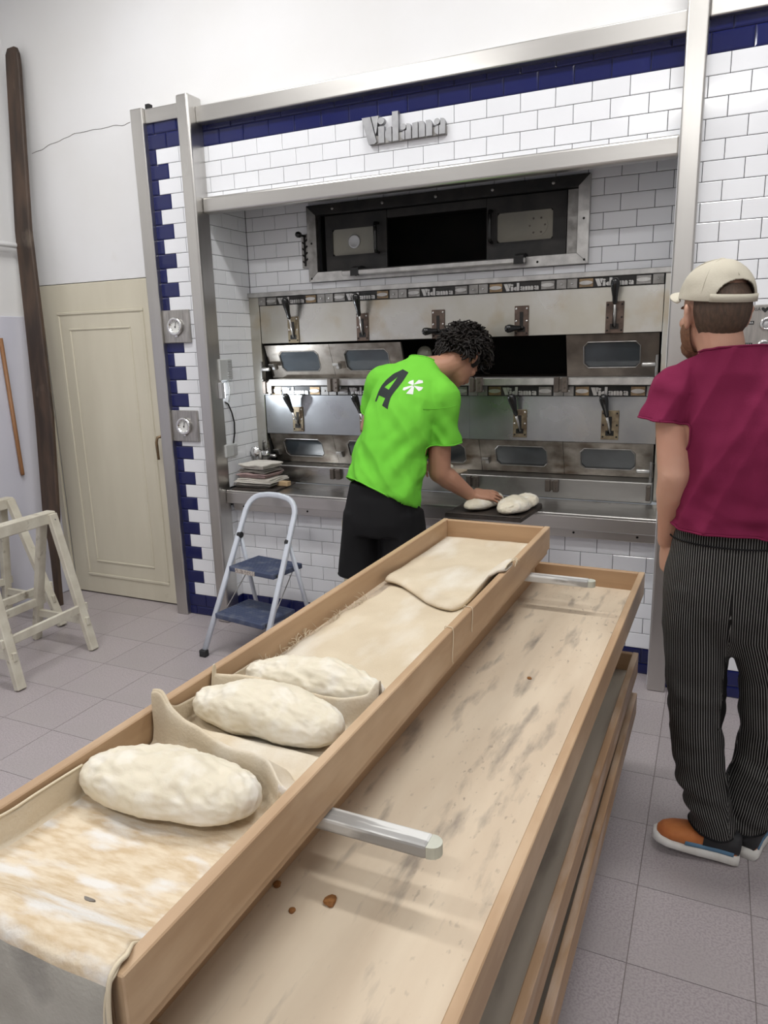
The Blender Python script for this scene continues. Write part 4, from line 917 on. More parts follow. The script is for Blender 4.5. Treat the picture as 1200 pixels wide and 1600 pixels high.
mat('shoe_orange', (.50, .17, .045), (.43, .13, .035), rough=.7, scale=30); mat('shoe_white', (.70, .69, .66), (.62, .60, .56), rough=.6, scale=20)
mat('shoe_blue', (.09, .19, .30), rough=.6); mat('shoe_black', (.02, .02, .022), rough=.6); mat('eye_white', (.75, .73, .70), rough=.2); mat('lip', (.36, .13, .11), rough=.5)
m, N, L, B = new_mat('pants_striped'); at_ = N.new('ShaderNodeAttribute'); at_.attribute_name = 'stripe'
mu = N.new('ShaderNodeMath'); mu.operation = 'MULTIPLY'; mu.inputs[1].default_value = 1 / .0070; L.new(at_.outputs['Fac'], mu.inputs[0])
fc = N.new('ShaderNodeMath'); fc.operation = 'FRACT'; L.new(mu.outputs[0], fc.inputs[0])
lt = N.new('ShaderNodeMath'); lt.operation = 'LESS_THAN'; lt.inputs[1].default_value = .25; L.new(fc.outputs[0], lt.inputs[0])
mx = N.new('ShaderNodeMix'); mx.data_type = 'RGBA'; mx.inputs[6].default_value = (.008, .007, .007, 1); mx.inputs[7].default_value = (.22, .215, .205, 1); L.new(lt.outputs[0], mx.inputs[0]); L.new(mx.outputs[2], B.inputs['Base Color'])
B.inputs['Roughness'].default_value = .85; B.inputs['Specular IOR Level'].default_value = .2; MATS['pants_striped'] = m

def loft(bm, rings, n=28, power=1.0, cap=True):
    # rings: (center, a, b) with a, b half axis vectors
    R_ = []
    for c, a, b in rings:
        c, a, b = Vector(c), Vector(a), Vector(b); row = []
        for k in range(n):
            t = 2 * PI * k / n; ct, st = math.cos(t), math.sin(t)
            row.append(bm.verts.new(c + a * math.copysign(abs(ct) ** power, ct) + b * math.copysign(abs(st) ** power, st)))
        R_.append(row)
    for a, b in zip(R_, R_[1:]):
        for k in range(n): bm.faces.new((a[k], a[(k + 1) % n], b[(k + 1) % n], b[k]))
    if cap: bm.faces.new(R_[0][::-1]); bm.faces.new(R_[-1])
def ellip(bm, c, a, b, d, n=20, m=14):
    c, a, b, d = Vector(c), Vector(a), Vector(b), Vector(d)
    rings = []
    for j in range(1, m):
        ph = PI * j / m; rings.append([bm.verts.new(c - d * math.cos(ph) + (a * math.cos(2 * PI * k / n) + b * math.sin(2 * PI * k / n)) * math.sin(ph)) for k in range(n)])
    for r0, r1 in zip(rings, rings[1:]):
        for k in range(n): bm.faces.new((r0[k], r0[(k + 1) % n], r1[(k + 1) % n], r1[k]))
    v0, v1 = bm.verts.new(c - d), bm.verts.new(c + d)
    for k in range(n): bm.faces.new((v0, rings[0][(k + 1) % n], rings[0][k])); bm.faces.new((v1, rings[-1][k], rings[-1][(k + 1) % n]))
def chain(bm, pts, rad, n=16, flat=None):
    # tapered limb: rounded ends, overlapping balls at the joints
    pts = [Vector(p) for p in pts]
    for i in range(len(pts) - 1):
        p0, p1, r0, r1 = pts[i], pts[i + 1], rad[i], rad[i + 1]; u, v, d = frame_of(p1 - p0); rings = []
        for q in (-.95, -.75, -.4): rings.append((p0 + d * q * r0, u * r0 * math.sqrt(1 - q * q), v * r0 * math.sqrt(1 - q * q)))
        for q in (0, .33, .66, 1): r = r0 + (r1 - r0) * q; rings.append((p0.lerp(p1, q), u * r, v * r))
        for q in (.4, .75, .95): rings.append((p1 + d * q * r1, u * r1 * math.sqrt(1 - q * q), v * r1 * math.sqrt(1 - q * q)))
        loft(bm, rings, n)
def remesh(bm, voxel, iters=4, fac=.5):
    bmesh.ops.recalc_face_normals(bm, faces=bm.faces[:])
    me = bpy.data.meshes.new('tmp'); bm.to_mesh(me); bm.free(); o = bpy.data.objects.new('tmp', me); COL.objects.link(o)
    r = o.modifiers.new('r', 'REMESH'); r.mode = 'VOXEL'; r.voxel_size = voxel; r.adaptivity = 0
    if iters: s = o.modifiers.new('s', 'SMOOTH'); s.factor = fac; s.iterations = iters
    bpy.context.view_layer.update()
    nm = bpy.data.meshes.new_from_object(o.evaluated_get(bpy.context.evaluated_depsgraph_get()))
    bpy.data.objects.remove(o); bpy.data.meshes.remove(me)
    out = bm_new(); out.from_mesh(nm); bpy.data.meshes.remove(nm); return out
def hand(bm, wrist, d, nrm, side, curl=(.25, .35, .3), spread=.12, size=1.0, thumb_out=.8):
    # d: wrist to knuckles, nrm: outward normal of the back of the hand, side: +1 thumb towards d x nrm
    d = Vector(d).normalized(); nrm = Vector(nrm); nrm = (nrm - d * nrm.dot(d)).normalized(); t = d.cross(nrm) * side; w = Vector(wrist); s = size
    K = []
    loft(bm, [(w - d * .012 * s, t * .022 * s, nrm * .017 * s), (w + d * .012 * s, t * .026 * s, nrm * .016 * s), (w + d * .04 * s, t * .036 * s, nrm * .0155 * s), (w + d * .072 * s, t * .040 * s, nrm * .0135 * s), (w + d * .094 * s, t * .039 * s, nrm * .0105 * s)], 16, .8)
    for k, (off, ln) in enumerate(((.030, .074), (.0105, .083), (-.0095, .077), (-.029, .060))):
        p = w + d * (.086 - .004 * abs(k - 1)) * s + t * off * s; dd = (d + t * (off / .03) * spread).normalized(); pts = [p]; rad = [.0098 * s, .0092 * s, .0084 * s, .0068 * s]; ang = 0
        for q, fr in enumerate((.46, .30, .24)):
            ang += curl[q]; v = dd * math.cos(ang) - nrm * math.sin(ang); pts.append(pts[-1] + v * ln * fr * s)
        if k == 3: rad = [r * .88 for r in rad]
        chain(bm, pts, rad, 10)
    p = w + d * .026 * s + t * .026 * s - nrm * .004 * s; v1 = (d * .62 + t * thumb_out - nrm * .25).normalized(); v2 = (d * .9 + t * .35 * thumb_out - nrm * .3).normalized()
    chain(bm, [p - v1 * .012, p + v1 * .034 * s, p + v1 * .034 * s + v2 * .030 * s, p + v1 * .034 * s + v2 * .052 * s], [.0135 * s, .0112 * s, .0100 * s, .0075 * s], 10)
def head(bm, c, r, f, u, neck_to, neck_r=.055):
    c, r, f, u = Vector(c), Vector(r), Vector(f), Vector(u); P = lambda x, y, z: c + r * x + f * y + u * z
    ellip(bm, P(0, -.010, .030), r * .076, f * .097, u * .094); ellip(bm, P(0, .022, -.028), r * .063, f * .068, u * .082)
    ellip(bm, P(0, .045, -.070), r * .046, f * .045, u * .040); ellip(bm, P(0, .068, -.090), r * .022, f * .020, u * .018)
    ellip(bm, P(0, .078, .028), r * .050, f * .016, u * .012)                                             # brow
    for s in (-1, 1): ellip(bm, P(s * .042, .058, -.015), r * .022, f * .022, u * .020)                   # cheek bones
    chain(bm, [P(0, .088, .018), P(0, .108, -.022)], [.009, .013], 10); ellip(bm, P(0, .098, -.030), r * .017, f * .012, u * .009)
    ellip(bm, P(0, .086, -.056), r * .024, f * .010, u * .006); ellip(bm, P(0, .085, -.066), r * .021, f * .010, u * .006)
    for s in (-1, 1):
        ellip(bm, P(s * .082, -.008, -.004), r * .011, f * .018 - r * s * .010, u * .034); ellip(bm, P(s * .088, -.014, .012), r * .008, f * .017 - r * s * .008, u * .020)
    nb = Vector(neck_to); chain(bm, [P(0, -.020, -.040), P(0, -.030, -.085).lerp(nb, .35), nb], [neck_r, neck_r * .98, neck_r * 1.12], 18)
    return P
def face_parts(P, r, f, u, parent, browm):
    r, f, u = Vector(r), Vector(f), Vector(u)
    for s in (-1, 1):
        bm = bm_new(); ellip(bm, P(s * .031, .080, .008), r * .012, f * .010, u * .009, 12, 8); e = obj('eye', bm, 'eye_white', parent, True)
        bm = bm_new(); ellip(bm, P(s * .031, .0895, .008), r * .0048, f * .0015, u * .0048, 10, 6); obj('iris', bm, 'hair_dark', e, True)
        bm = bm_new(); chain(bm, [P(s * .014, .093, .026), P(s * .034, .089, .032), P(s * .050, .076, .027)], [.0035, .0045, .003], 8); obj('eyebrow', bm, browm, parent, True)
    bm = bm_new(); ellip(bm, P(0, .094, -.061), r * .022, f * .005, u * .007, 12, 8); obj('lips', bm, 'lip', parent, True)
def ridge(p, s, seed=0.0): return 1 - 2.6 * abs(wn(p, s, seed))
def wrinkle(bm, fn):
    bm.normal_update()
    ds = [(v, v.normal.copy(), fn(v.co)) for v in bm.verts]
    for v, n_, d in ds: v.co += n_ * d
def cut_planes(bm, planes):
    # open the garment at sleeve ends, hem and neck: (point, outward normal, radius)
    for pl_ in planes:
        p, n_, rad = Vector(pl_[0]), Vector(pl_[1]).normalized(), pl_[2]; ok = pl_[3] if len(pl_) > 3 else (lambda c: True)
        dead = [f for f in bm.faces if (f.calc_center_median() - p).dot(n_) > 0 and (f.calc_center_median() - p).length < rad and ok(f.calc_center_median())]
        bmesh.ops.delete(bm, geom=dead, context='FACES')
    loose = [v for v in bm.verts if not v.link_faces]; bmesh.ops.delete(bm, geom=loose, context='VERTS')
def boundary_hem(bm, r, parent, m, base, name='hem'):
    # rolled hem along every open border
    es = [e for e in bm.edges if len(e.link_faces) == 1]; nxt = {}
    for e in es:
        a, b = e.verts; nxt.setdefault(a, []).append(b); nxt.setdefault(b, []).append(a)
    seen = set(); loops = []
    for v in list(nxt):
        if v in seen: continue
        lp = [v]; seen.add(v); cur = v
        while True:
            c = [q for q in nxt[cur] if q not in seen]
            if not c: break
            cur = c[0]; seen.add(cur); lp.append(cur)
        if len(lp) > 45: loops.append([q.co.copy() for q in lp])
    for lp in loops:
        for _ in range(6): lp = [(lp[i - 1] + lp[i] * 2 + lp[(i + 1) % len(lp)]) / 4 for i in range(len(lp))]
        lp = lp[::2]; b2 = bm_new(); add_tube(b2, lp + lp[:2], r, 6, False)
        for v in b2.verts: v.co += Vector(base) * 0
        obj(name, b2, m, parent, True)
def garment(name, bm, m, parent, hem=.003, thick=.003, hem_m=None):
    keep = bm.copy(); bmesh.ops.recalc_face_normals(bm, faces=bm.faces[:])
    o = obj(name, bm, m, parent, True, recalc=False)
    md = o.modifiers.new('thick', 'SOLIDIFY'); md.thickness = thick; md.offset = -1
    if hem: boundary_hem(keep, hem, o, hem_m or m, (0, 0, 0))
    keep.free(); return o
def shoe(name, parent, toe, heel, upm, side=1, parts=True, lift=0.0):
    toe, heel = Vector(toe), Vector(heel); d = toe - heel; L_ = d.length; d.normalize(); s = d.cross(Vector((0, 0, 1))).normalized(); w = s.cross(d)
    prof = [(0, .030, .062), (.06, .036, .070), (.25, .036, .066), (.45, .041, .060), (.65, .047, .058), (.82, .046, .046), (.94, .034, .034), (1, .014, .022)]
    bm = bm_new(); rg = []
    for t, hw, h in prof: c = heel + d * t * L_ + w * .014; rg.append((c, s * (hw + .004), w * (.016 + (.004 if t < .5 else 0))))
    loft(bm, rg, 20, .6); root = obj(name, bm, 'shoe_white', parent, True)
    bm = bm_new(); rg = []
    for t, hw, h in prof: c = heel + d * (.02 + t * .94) * L_ + w * (.022 + h * .40); rg.append((c, s * hw * .96, w * h * .52))
    loft(bm, rg, 20, .8); bm = remesh(bm, .004, 3); up_ = obj('upper', bm, upm, root, True)
    if parts:
        bm = bm_new(); rg = []
        for t, hw, h in prof[:4]: c = heel + d * (.012 + t * .94) * L_ + w * (.030 + h * .42); rg.append((c, s * (hw * .96 + .002), w * h * .56))
        loft(bm, rg, 20, .8); obj('heel_collar', bm, 'shoe_black', root, True)
        bm = bm_new(); rg = []
        for t, hw, h in prof[1:5]: c = heel + d * (.02 + t * .94) * L_ + w * .036; rg.append((c, s * (hw * .98 + .003), w * .014))
        loft(bm, rg, 20, .8); obj('side_band', bm, 'shoe_blue', root, True)
    return root
def decal(name, polys, P0, a, t, n_, bvh, m, parent, off, holes=None):
    P0, a, t, n_ = Vector(P0), Vector(a), Vector(t), Vector(n_)
    from mathutils.geometry import tessellate_polygon
    bm = bm_new()
    for outer in polys:
        loops = [[Vector((x, y, 0)) for x, y in outer]] + [[Vector((x, y, 0)) for x, y in h] for h in (holes or [])]
        flat = [v for l in loops for v in l]; vs = [bm.verts.new(v) for v in flat]
        for tri in tessellate_polygon(loops):
            try: bm.faces.new([vs[i] for i in tri])
            except ValueError: pass
    for _ in range(5):
        es = [e for e in bm.edges if e.calc_length() > .007]
        if not es: break
        bmesh.ops.subdivide_edges(bm, edges=es, cuts=1); bmesh.ops.triangulate(bm, faces=[f for f in bm.faces if len(f.verts) > 3])
    for v in bm.verts:
        w = P0 + a * v.co.x + t * v.co.y + n_ * .15; h = bvh.ray_cast(w, -n_, .5)
        v.co = (h[0] + h[1] * .0012 * (1 if h[1].dot(n_) > 0 else -1)) if h[0] is not None else w - n_ * .15
    o = obj(name, bm, m, parent); return o

# ---------------------------------------------------------------- man in green at the oven
p1 = thing('person', 'person in bright green t-shirt and black shorts bending to press dough at the oven counter', 'person', (1.25, -.42, 0))
a = Vector((.987, -.0856, -.1361)); t = Vector((.1598, .4294, .8888)); n_ = Vector((-.0176, -.899, .4375))
shL, shR = Vector((1.165, -.205, 1.425)), Vector((1.452, -.235, 1.365)); elR, wrR = Vector((1.448, -.235, 1.015)), Vector((1.560, -.125, .893))
elL, wrL = Vector((1.045, -.13, 1.205)), Vector((1.165, .14, 1.005))
hipc = Vector((1.243, -.425, .90)); kneeL, kneeR = Vector((1.135, -.44, .50)), Vector((1.335, -.42, .50)); ankL, ankR = Vector((1.13, -.47, .085)), Vector((1.345, -.46, .085))
hc = Vector((1.490, -.035, 1.520)); hf = Vector((.16, .53, -.83)).normalized(); hu = Vector((.22, .78, .58)); hu = (hu - hf * hu.dot(hf)).normalized(); hr = hf.cross(hu).normalized()
bm = bm_new()
loft(bm, [(hipc - t * .05, a * .13, n_ * .10), (hipc + t * .1, a * .14, n_ * .10), (hipc + t * .25, a * .13, n_ * .09), ((1.30, -.26, 1.33), a * .155, n_ * .095), ((1.322, -.20, 1.43), a * .14, n_ * .075), ((1.345, -.15, 1.50), a * .06, n_ * .055)])
HP = head(bm, hc, hr, hf, hu, (1.345, -.165, 1.475), .058)
chain(bm, [shR, elR, wrR], [.056, .052, .031]); chain(bm, [elR + (wrR - elR) * .05, elR.lerp(wrR, .30), wrR], [.048, .050, .030])
chain(bm, [shL, elL, wrL], [.060, .046, .030])
hand(bm, wrR + Vector((.002, .004, .002)), (.84, .50, -.10), (.12, -.42, .9), -1, curl=(.12, .25, .22), spread=.16, size=1.0)
hand(bm, wrL + Vector((.003, .014, -.008)), (.22, .80, -.42), (-.2, .4, .9), 1, curl=(.3, .4, .3), size=1.0)
for s, k, an in ((-1, kneeL, ankL), (1, kneeR, ankR)): chain(bm, [hipc + a * .085 * s - t * .02, k, k.lerp(an, .3) + Vector((0, -.012, 0)), an], [.088, .058, .056, .038])
bm = remesh(bm, .0048, 5); body = obj('body', bm, 'skin_tan', p1, True)
face_parts(HP, hr, hf, hu, body, 'hair_dark')
# shirt
bm = bm_new()
RG = [((1.240, -.425, .905), .182, .148), ((1.240, -.412, .955), .181, .146), ((1.245, -.385, 1.03), .176, .138), ((1.255, -.345, 1.135), .166, .128), ((1.275, -.305, 1.235), .168, .125), ((1.300, -.255, 1.34), .178, .122), ((1.315, -.215, 1.42), .165, .105), ((1.330, -.180, 1.475), .125, .085), ((1.345, -.150, 1.512), .078, .068), ((1.352, -.135, 1.535), .070, .062)]
loft(bm, [(c, a * x, n_ * y) for c, x, y in RG], 32, .92)
chain(bm, [(1.40, -.215, 1.42), shR + Vector((.012, 0, -.01)), shR + Vector((.010, .008, -.10)), (1.458, -.222, 1.135)], [.075, .086, .080, .078], 20)
chain(bm, [(1.22, -.20, 1.44), shL + Vector((-.008, 0, 0)), (1.078, -.165, 1.265)], [.075, .082, .070], 20)
bm = remesh(bm, .0065, 6)
axis0, axis1 = Vector((1.24, -.42, .92)), Vector((1.345, -.15, 1.51))
def wr1(co):
    z = co.z; k = sstep(.88, 1.0, z)
    d = .017 * wn((co.x * .9 + co.z * .50, co.y, co.z * .22), (14, 7, 12), 1) * (1 - .7 * sstep(1.26, 1.40, z)) + .0055 * wn(co, (26, 20, 16), 7) * (1 - .5 * sstep(1.3, 1.42, z))
    d += .0064 * ridge((co.x * .85 + co.z * .55, co.y, co.z * .30), (13, 6, 10), 17) * sstep(1.40, 1.2, z) + .0030 * ridge((co.x + co.z, co.y, co.x * .3), (16, 9, 16), 5) * sstep(1.2, 1.02, z)
    d += .0085 * math.sin((co.x * .8 - co.z * .6) * 62 + 2.5 * wn(co, (6, 6, 6), 3)) * sstep(1.30, 1.12, z) * sstep(.90, 1.0, z) * .6 * sstep(1.22, 1.36, co.x)
    return d
wrinkle(bm, wr1)
cut_planes(bm, [((1.240, -.42, .925), (-.36, -.43, -.85), .32), ((1.458, -.222, 1.150), (0.02, .05, -1), .135, lambda c: c.x > 1.398), ((1.085, -.168, 1.285), (-.5, .2, -.82), .10), ((1.348, -.146, 1.516), t, .12)])
bvh = BVHTree.FromBMesh(bm)
sh = garment('t_shirt', bm, 'shirt_green', p1, .0035)
off = OFF[p1.as_pointer()]
P0 = Vector((1.28789, -.37788, 1.38250))
decal('printed_letter', [[(-.0189, .1366), (.018, .1236), (.0122, .0745), (.0059, .0389), (-.0114, -.0062), (-.0135, -.0181), (-.0071, -.0726), (-.0426, -.0593), (-.0396, -.0222), (-.0826, -.0097), (-.0857, -.0405), (-.0957, -.0382), (-.0937, .0041), (-.088, .0421), (-.0745, .0694), (-.0524, .1019)]], P0, a, t, n_, bvh, 'print_black', sh, 0, [[(-.0207, .0909), (-.0325, .0737), (-.0651, .0299), (-.0356, .019)]])
decal('printed_asterisk', [[(.066, .066), (.0798, .0952), (.0972, .0966), (.1027, .086)], [(.068, .062), (.1093, .066), (.1078, .0525), (.0995, .0417)], [(.066, .060), (.0733, .056), (.0816, .02), (.0523, .0154)], [(.064, .062), (.066, .056), (.0398, .0287), (.0303, .0292), (.0291, .0424)], [(.066, .062), (.0384, .0688), (.0428, .0798), (.0576, .0896), (.066, .072)]], P0, a, t, n_, bvh, 'print_white', sh, 0)
# seam of the right sleeve
bm = bm_new(); pts = []
for k in range(15):
    th = math.radians(-80 + 11 * k); dv = Vector((math.sin(th), -math.cos(th), 0)); h = bvh.ray_cast(Vector((1.45, -.23, 1.325 - .010 * math.cos(th * 1.2))) + dv * .2, -dv, .3)
    if h[0] is not None and h[0].x > 1.405: pts.append(h[0])
if len(pts) > 3: add_tube(bm, pts, .0016, 5); obj('sleeve_seam', bm, 'shirt_green', sh, True)
else: bm.free()
# shorts
bm = bm_new()
hx = Vector((1, 0, 0)); hy = Vector((0, 1, 0))
loft(bm, [((1.243, -.42, .99), hx * .155, hy * .12), ((1.245, -.425, .92), hx * .168, hy * .135), ((1.240, -.43, .82), hx * .182, hy * .142), ((1.238, -.43, .76), hx * .186, hy * .138)], 32, .9)
for c0, c1 in (((1.155, -.43, .86), (1.130, -.445, .545)), ((1.335, -.42, .86), (1.345, -.425, .545))):
    loft(bm, [(c0, hx * .09, hy * .12), (Vector(c0).lerp(Vector(c1), .4), hx * .102, hy * .118), (c1, hx * .104, hy * .115)], 28, .9)
bm = remesh(bm, .0075, 5); wrinkle(bm, lambda co: .006 * wn(co, (16, 14, 5), 3))
cut_planes(bm, [((1.13, -.44, .56), (0, 0, -1), .16), ((1.345, -.43, .56), (0, 0, -1), .16)])
garment('shorts', bm, 'shorts_black', p1, .003)
for an, s in ((ankL, -1), (ankR, 1)): shoe('shoe', p1, (an.x + .01 * s, an.y + .19, .002), (an.x, an.y - .075, .002), 'shoe_black', s, False)
# curly hair
rng = random.Random(21); bm = bm_new(); ellip(bm, HP(0, -.018, .034), hr * .088, hf * .100, hu * .102, 28, 20)
cut = [v for v in bm.verts if (v.co - hc).dot(hf) > .052 and (v.co - hc).dot(hu) < .055]; bmesh.ops.delete(bm, geom=cut, context='VERTS')
cut = [v for v in bm.verts if (v.co - hc).dot(hu) < -.035 and (v.co - hc).dot(hf) > -.05]; bmesh.ops.delete(bm, geom=cut, context='VERTS')
scalp = obj('hair', bm, 'hair_dark', body, True); scalp['kind'] = 'stuff'
bm = bm_new(); cnt = 0
while cnt < 1400:
    v = Vector((rng.gauss(0, 1), rng.gauss(0, 1), rng.gauss(0, 1))).normalized()
    if v.y > .45 and v.z < .40: continue
    if v.z < -.42 and v.y > -.35: continue
    if v.z < -.62: continue
    if abs(v.x) > .72 and v.z < .05 and v.y > -.25: continue
    p = HP(0, -.014, .034) + hr * v.x * .088 + hf * v.y * .102 + hu * v.z * .102
    out = (hr * v.x + hf * v.y + hu * v.z).normalized(); g = Vector((rng.uniform(-1, 1), rng.uniform(-1, 1), rng.uniform(-1.2, .3))); tg = (g - out * g.dot(out)).normalized(); bn = out.cross(tg)
    R0 = rng.uniform(.008, .014); Ln = rng.uniform(.034, .064); turns = rng.uniform(.8, 1.5); ph0 = rng.uniform(0, 6.28); pts = []
    for k in range(11):
        q = k / 10; th = ph0 + turns * 2 * PI * q; pts.append(p + out * (.004 + Ln * .62 * math.sin(q * 1.35)) + tg * Ln * .75 * q * q + (bn * math.cos(th) + tg * math.sin(th) * .8 + out * math.sin(th) * .5) * R0 * (.5 + .6 * q))
    add_tube(bm, pts, [.0028 + .0026 * math.sin(PI * (k / 10) ** .8) for k in range(11)], 5, False); cnt += 1
o = obj('curls', bm, 'hair_dark', scalp, True); o['kind'] = 'stuff'

# ---------------------------------------------------------------- man in maroon with cap
p2 = thing('person', 'person in maroon t-shirt, striped black trousers and beige cap walking past the trays', 'person', (2.68, -1.12, 0))
X3 = Vector((1, 0, 0)); Y3 = Vector((0, 1, 0)); Z3 = Vector((0, 0, 1))
hc = Vector((2.575, -1.145, 1.652)); hf = Vector((-.53, .84, -.05)).normalized(); hu = Vector((0, 0, 1)); hu = (hu - hf * hu.dot(hf)).normalized(); hr = hf.cross(hu).normalized()
shL, elL, wrL = Vector((2.480, -1.165, 1.455)), Vector((2.502, -1.205, 1.215)), Vector((2.490, -1.115, 1.005))
shR, elR, wrR = Vector((2.835, -1.14, 1.455)), Vector((2.875, -1.18, 1.215)), Vector((2.86, -1.07, 1.005))
bm = bm_new()
loft(bm, [((2.665, -1.14, .90), X3 * .15, Y3 * .11), ((2.665, -1.14, 1.05), X3 * .15, Y3 * .105), ((2.66, -1.145, 1.2), X3 * .145, Y3 * .10), ((2.658, -1.15, 1.36), X3 * .165, Y3 * .105), ((2.655, -1.15, 1.46), X3 * .155, Y3 * .085), ((2.640, -1.15, 1.52), X3 * .085, Y3 * .065)])
HP2 = head(bm, hc, hr, hf, hu, (2.625, -1.155, 1.50), .060)
for s_, e_, w_ in ((shL, elL, wrL), (shR, elR, wrR)):
    chain(bm, [s_, e_, w_], [.046, .043, .026]); chain(bm, [s_.lerp(e_, .35), s_.lerp(e_, .62)], [.045, .0445]); chain(bm, [e_.lerp(w_, -.02), e_.lerp(w_, .25), e_.lerp(w_, .7)], [.043, .043, .030])
hand(bm, wrL + Vector((.001, .006, -.012)), (.06, .10, -1), (-.85, -.5, 0), -1, curl=(.35, .5, .4), spread=.02, size=.98, thumb_out=.35)
hand(bm, wrR + Vector((-.001, .006, -.012)), (-.04, .12, -1), (.85, -.5, 0), 1, curl=(.35, .5, .4), spread=.02, size=.98, thumb_out=.35)
hipL, hipR = Vector((2.58, -1.14, .93)), Vector((2.75, -1.14, .93)); knL, knR = Vector((2.603, -1.13, .52)), Vector((2.803, -1.105, .52)); anL, anR = Vector((2.685, -1.14, .10)), Vector((2.775, -1.07, .09))
for h_, k_, a_ in ((hipL, knL, anL), (hipR, knR, anR)): chain(bm, [h_, k_, k_.lerp(a_, .3), a_], [.075, .052, .050, .034])
bm = remesh(bm, .0046, 5); body = obj('body', bm, 'skin_fair', p2, True)
face_parts(HP2, hr, hf, hu, body, 'beard_brown')
# shirt
bm = bm_new()
RG = [((2.668, -1.145, 1.045), .170, .132), ((2.668, -1.148, 1.09), .166, .130), ((2.668, -1.15, 1.16), .156, .124), ((2.664, -1.155, 1.28), .148, .122), ((2.660, -1.155, 1.38), .150, .120), ((2.656, -1.155, 1.44), .150, .105), ((2.642, -1.158, 1.502), .122, .098), ((2.632, -1.158, 1.545), .088, .086), ((2.624, -1.156, 1.595), .078, .078)]
loft(bm, [(c, X3 * x, Y3 * y) for c, x, y in RG], 32, .9)
chain(bm, [(2.57, -1.155, 1.462), shL + Vector((.010, .004, -.008)), (2.470, -1.168, 1.350)], [.062, .070, .072], 20)
chain(bm, [(2.615, -1.158, 1.512), (2.545, -1.158, 1.485), (2.495, -1.160, 1.455)], [.058, .056, .056], 18); chain(bm, [(2.655, -1.158, 1.512), (2.745, -1.158, 1.485), (2.815, -1.160, 1.455)], [.058, .056, .056], 18)
chain(bm, [(2.74, -1.155, 1.462), shR + Vector((-.010, .004, -.008)), (2.852, -1.155, 1.340)], [.062, .070, .072], 20)
bm = remesh(bm, .006, 6)
def wr2(co):
    z = co.z; back = sstep(-1.12, -1.22, co.y)
    d = .024 * wn((co.x + .25 * co.z, co.y, co.z * .16), (15, 8, 14), 11) * back * sstep(1.03, 1.12, z) * (1 - .6 * sstep(1.38, 1.48, z)) + .005 * wn(co, (22, 20, 20), 5)
    d += .010 * wn((co.x, co.y, co.z), (4, 5, 26), 8) * sstep(1.20, 1.05, z)
    d += .0080 * ridge((co.x - .35 * co.z, co.y, co.z * .3), (13, 6, 9), 9) * back * sstep(1.02, 1.1, z) + .0032 * ridge((co.x * .4 + co.z, co.y, co.x), (20, 8, 6), 4) * sstep(1.25, 1.08, z)
    if co.x < 2.53: d += .005 * wn((co.x * .5 + co.z, co.y, co.z), (24, 20, 12), 3)
    return d
wrinkle(bm, wr2)
cut_planes(bm, [((2.668, -1.148, 1.070), (-.03, 0, -1), .30), ((2.470, -1.168, 1.372), (-.12, 0, -1), .11, lambda c: c.x < 2.538), ((2.852, -1.155, 1.36), (.12, 0, -1), .11, lambda c: c.x > 2.79), ((2.626, -1.155, 1.560), (-.08, .12, 1), .13)])
garment('t_shirt', bm, 'shirt_maroon', p2, .0032)
# trousers
bm = bm_new()
loft(bm, [((2.668, -1.14, 1.125), X3 * .140, Y3 * .105), ((2.668, -1.14, 1.055), X3 * .155, Y3 * .117), ((2.668, -1.14, 1.0), X3 * .165, Y3 * .125), ((2.668, -1.14, .92), X3 * .178, Y3 * .138), ((2.668, -1.14, .83), X3 * .176, Y3 * .136), ((2.668, -1.14, .76), X3 * .145, Y3 * .11), ((2.668, -1.14, .70), X3 * .07, Y3 * .07)], 36, .88)
LL = [((2.585, -1.14, .90), .095, .125), ((2.590, -1.14, .76), .098, .115), ((2.598, -1.135, .62), .086, .10), ((2.608, -1.13, .46), .078, .092), ((2.622, -1.135, .32), .074, .088), ((2.645, -1.14, .215), .068, .080), ((2.672, -1.142, .130), .062, .072), ((2.682, -1.142, .085), .060, .070)]
RR = [((2.755, -1.14, .90), .095, .125), ((2.760, -1.135, .76), .098, .115), ((2.795, -1.115, .62), .082, .10), ((2.812, -1.10, .46), .080, .092), ((2.812, -1.09, .36), .082, .092), ((2.790, -1.08, .25), .084, .086), ((2.775, -1.075, .15), .066, .074), ((2.775, -1.075, .08), .062, .070)]
for Q in (LL, RR): loft(bm, [(c, X3 * x, Y3 * y) for c, x, y in Q], 30, .92)
bm = remesh(bm, .0058, 14)
def axis_at(Q, z):
    for (c0, x0, _), (c1, x1, _) in zip(Q, Q[1:]):
        if z >= c1[2]:
            q = max(0, min(1, (c0[2] - z) / (c0[2] - c1[2]))); return c0[0] + (c1[0] - c0[0]) * q, x0 + (x1 - x0) * q
    return Q[-1][0][0], Q[-1][1]
def wr3(co):
    z = co.z; lowr = sstep(.62, .35, z)
    return .0045 * ridge((co.x * .5, co.y * .5, co.z + .4 * co.x), (9, 9, 15), 21) * sstep(.75, .5, z) + .0085 * wn((co.x, co.y, co.z), (9, 9, 17), 13) * (.35 + .9 * lowr) + .0065 * wn((co.x + co.z * .6, co.y, co.z), (7, 7, 11), 4) * sstep(.75, .5, z) + .004 * math.sin(co.z * 75 + 4 * co.x * 8 + 3 * wn(co, (9, 9, 9), 2)) * sstep(.32, .2, z)
wrinkle(bm, wr3)
cut_planes(bm, [((2.668, -1.14, 1.118), (0, 0, 1), .3), ((2.680, -1.142, .100), (-.1, 0, -1), .12), ((2.775, -1.075, .098), (0, 0, -1), .12)])
sl = []
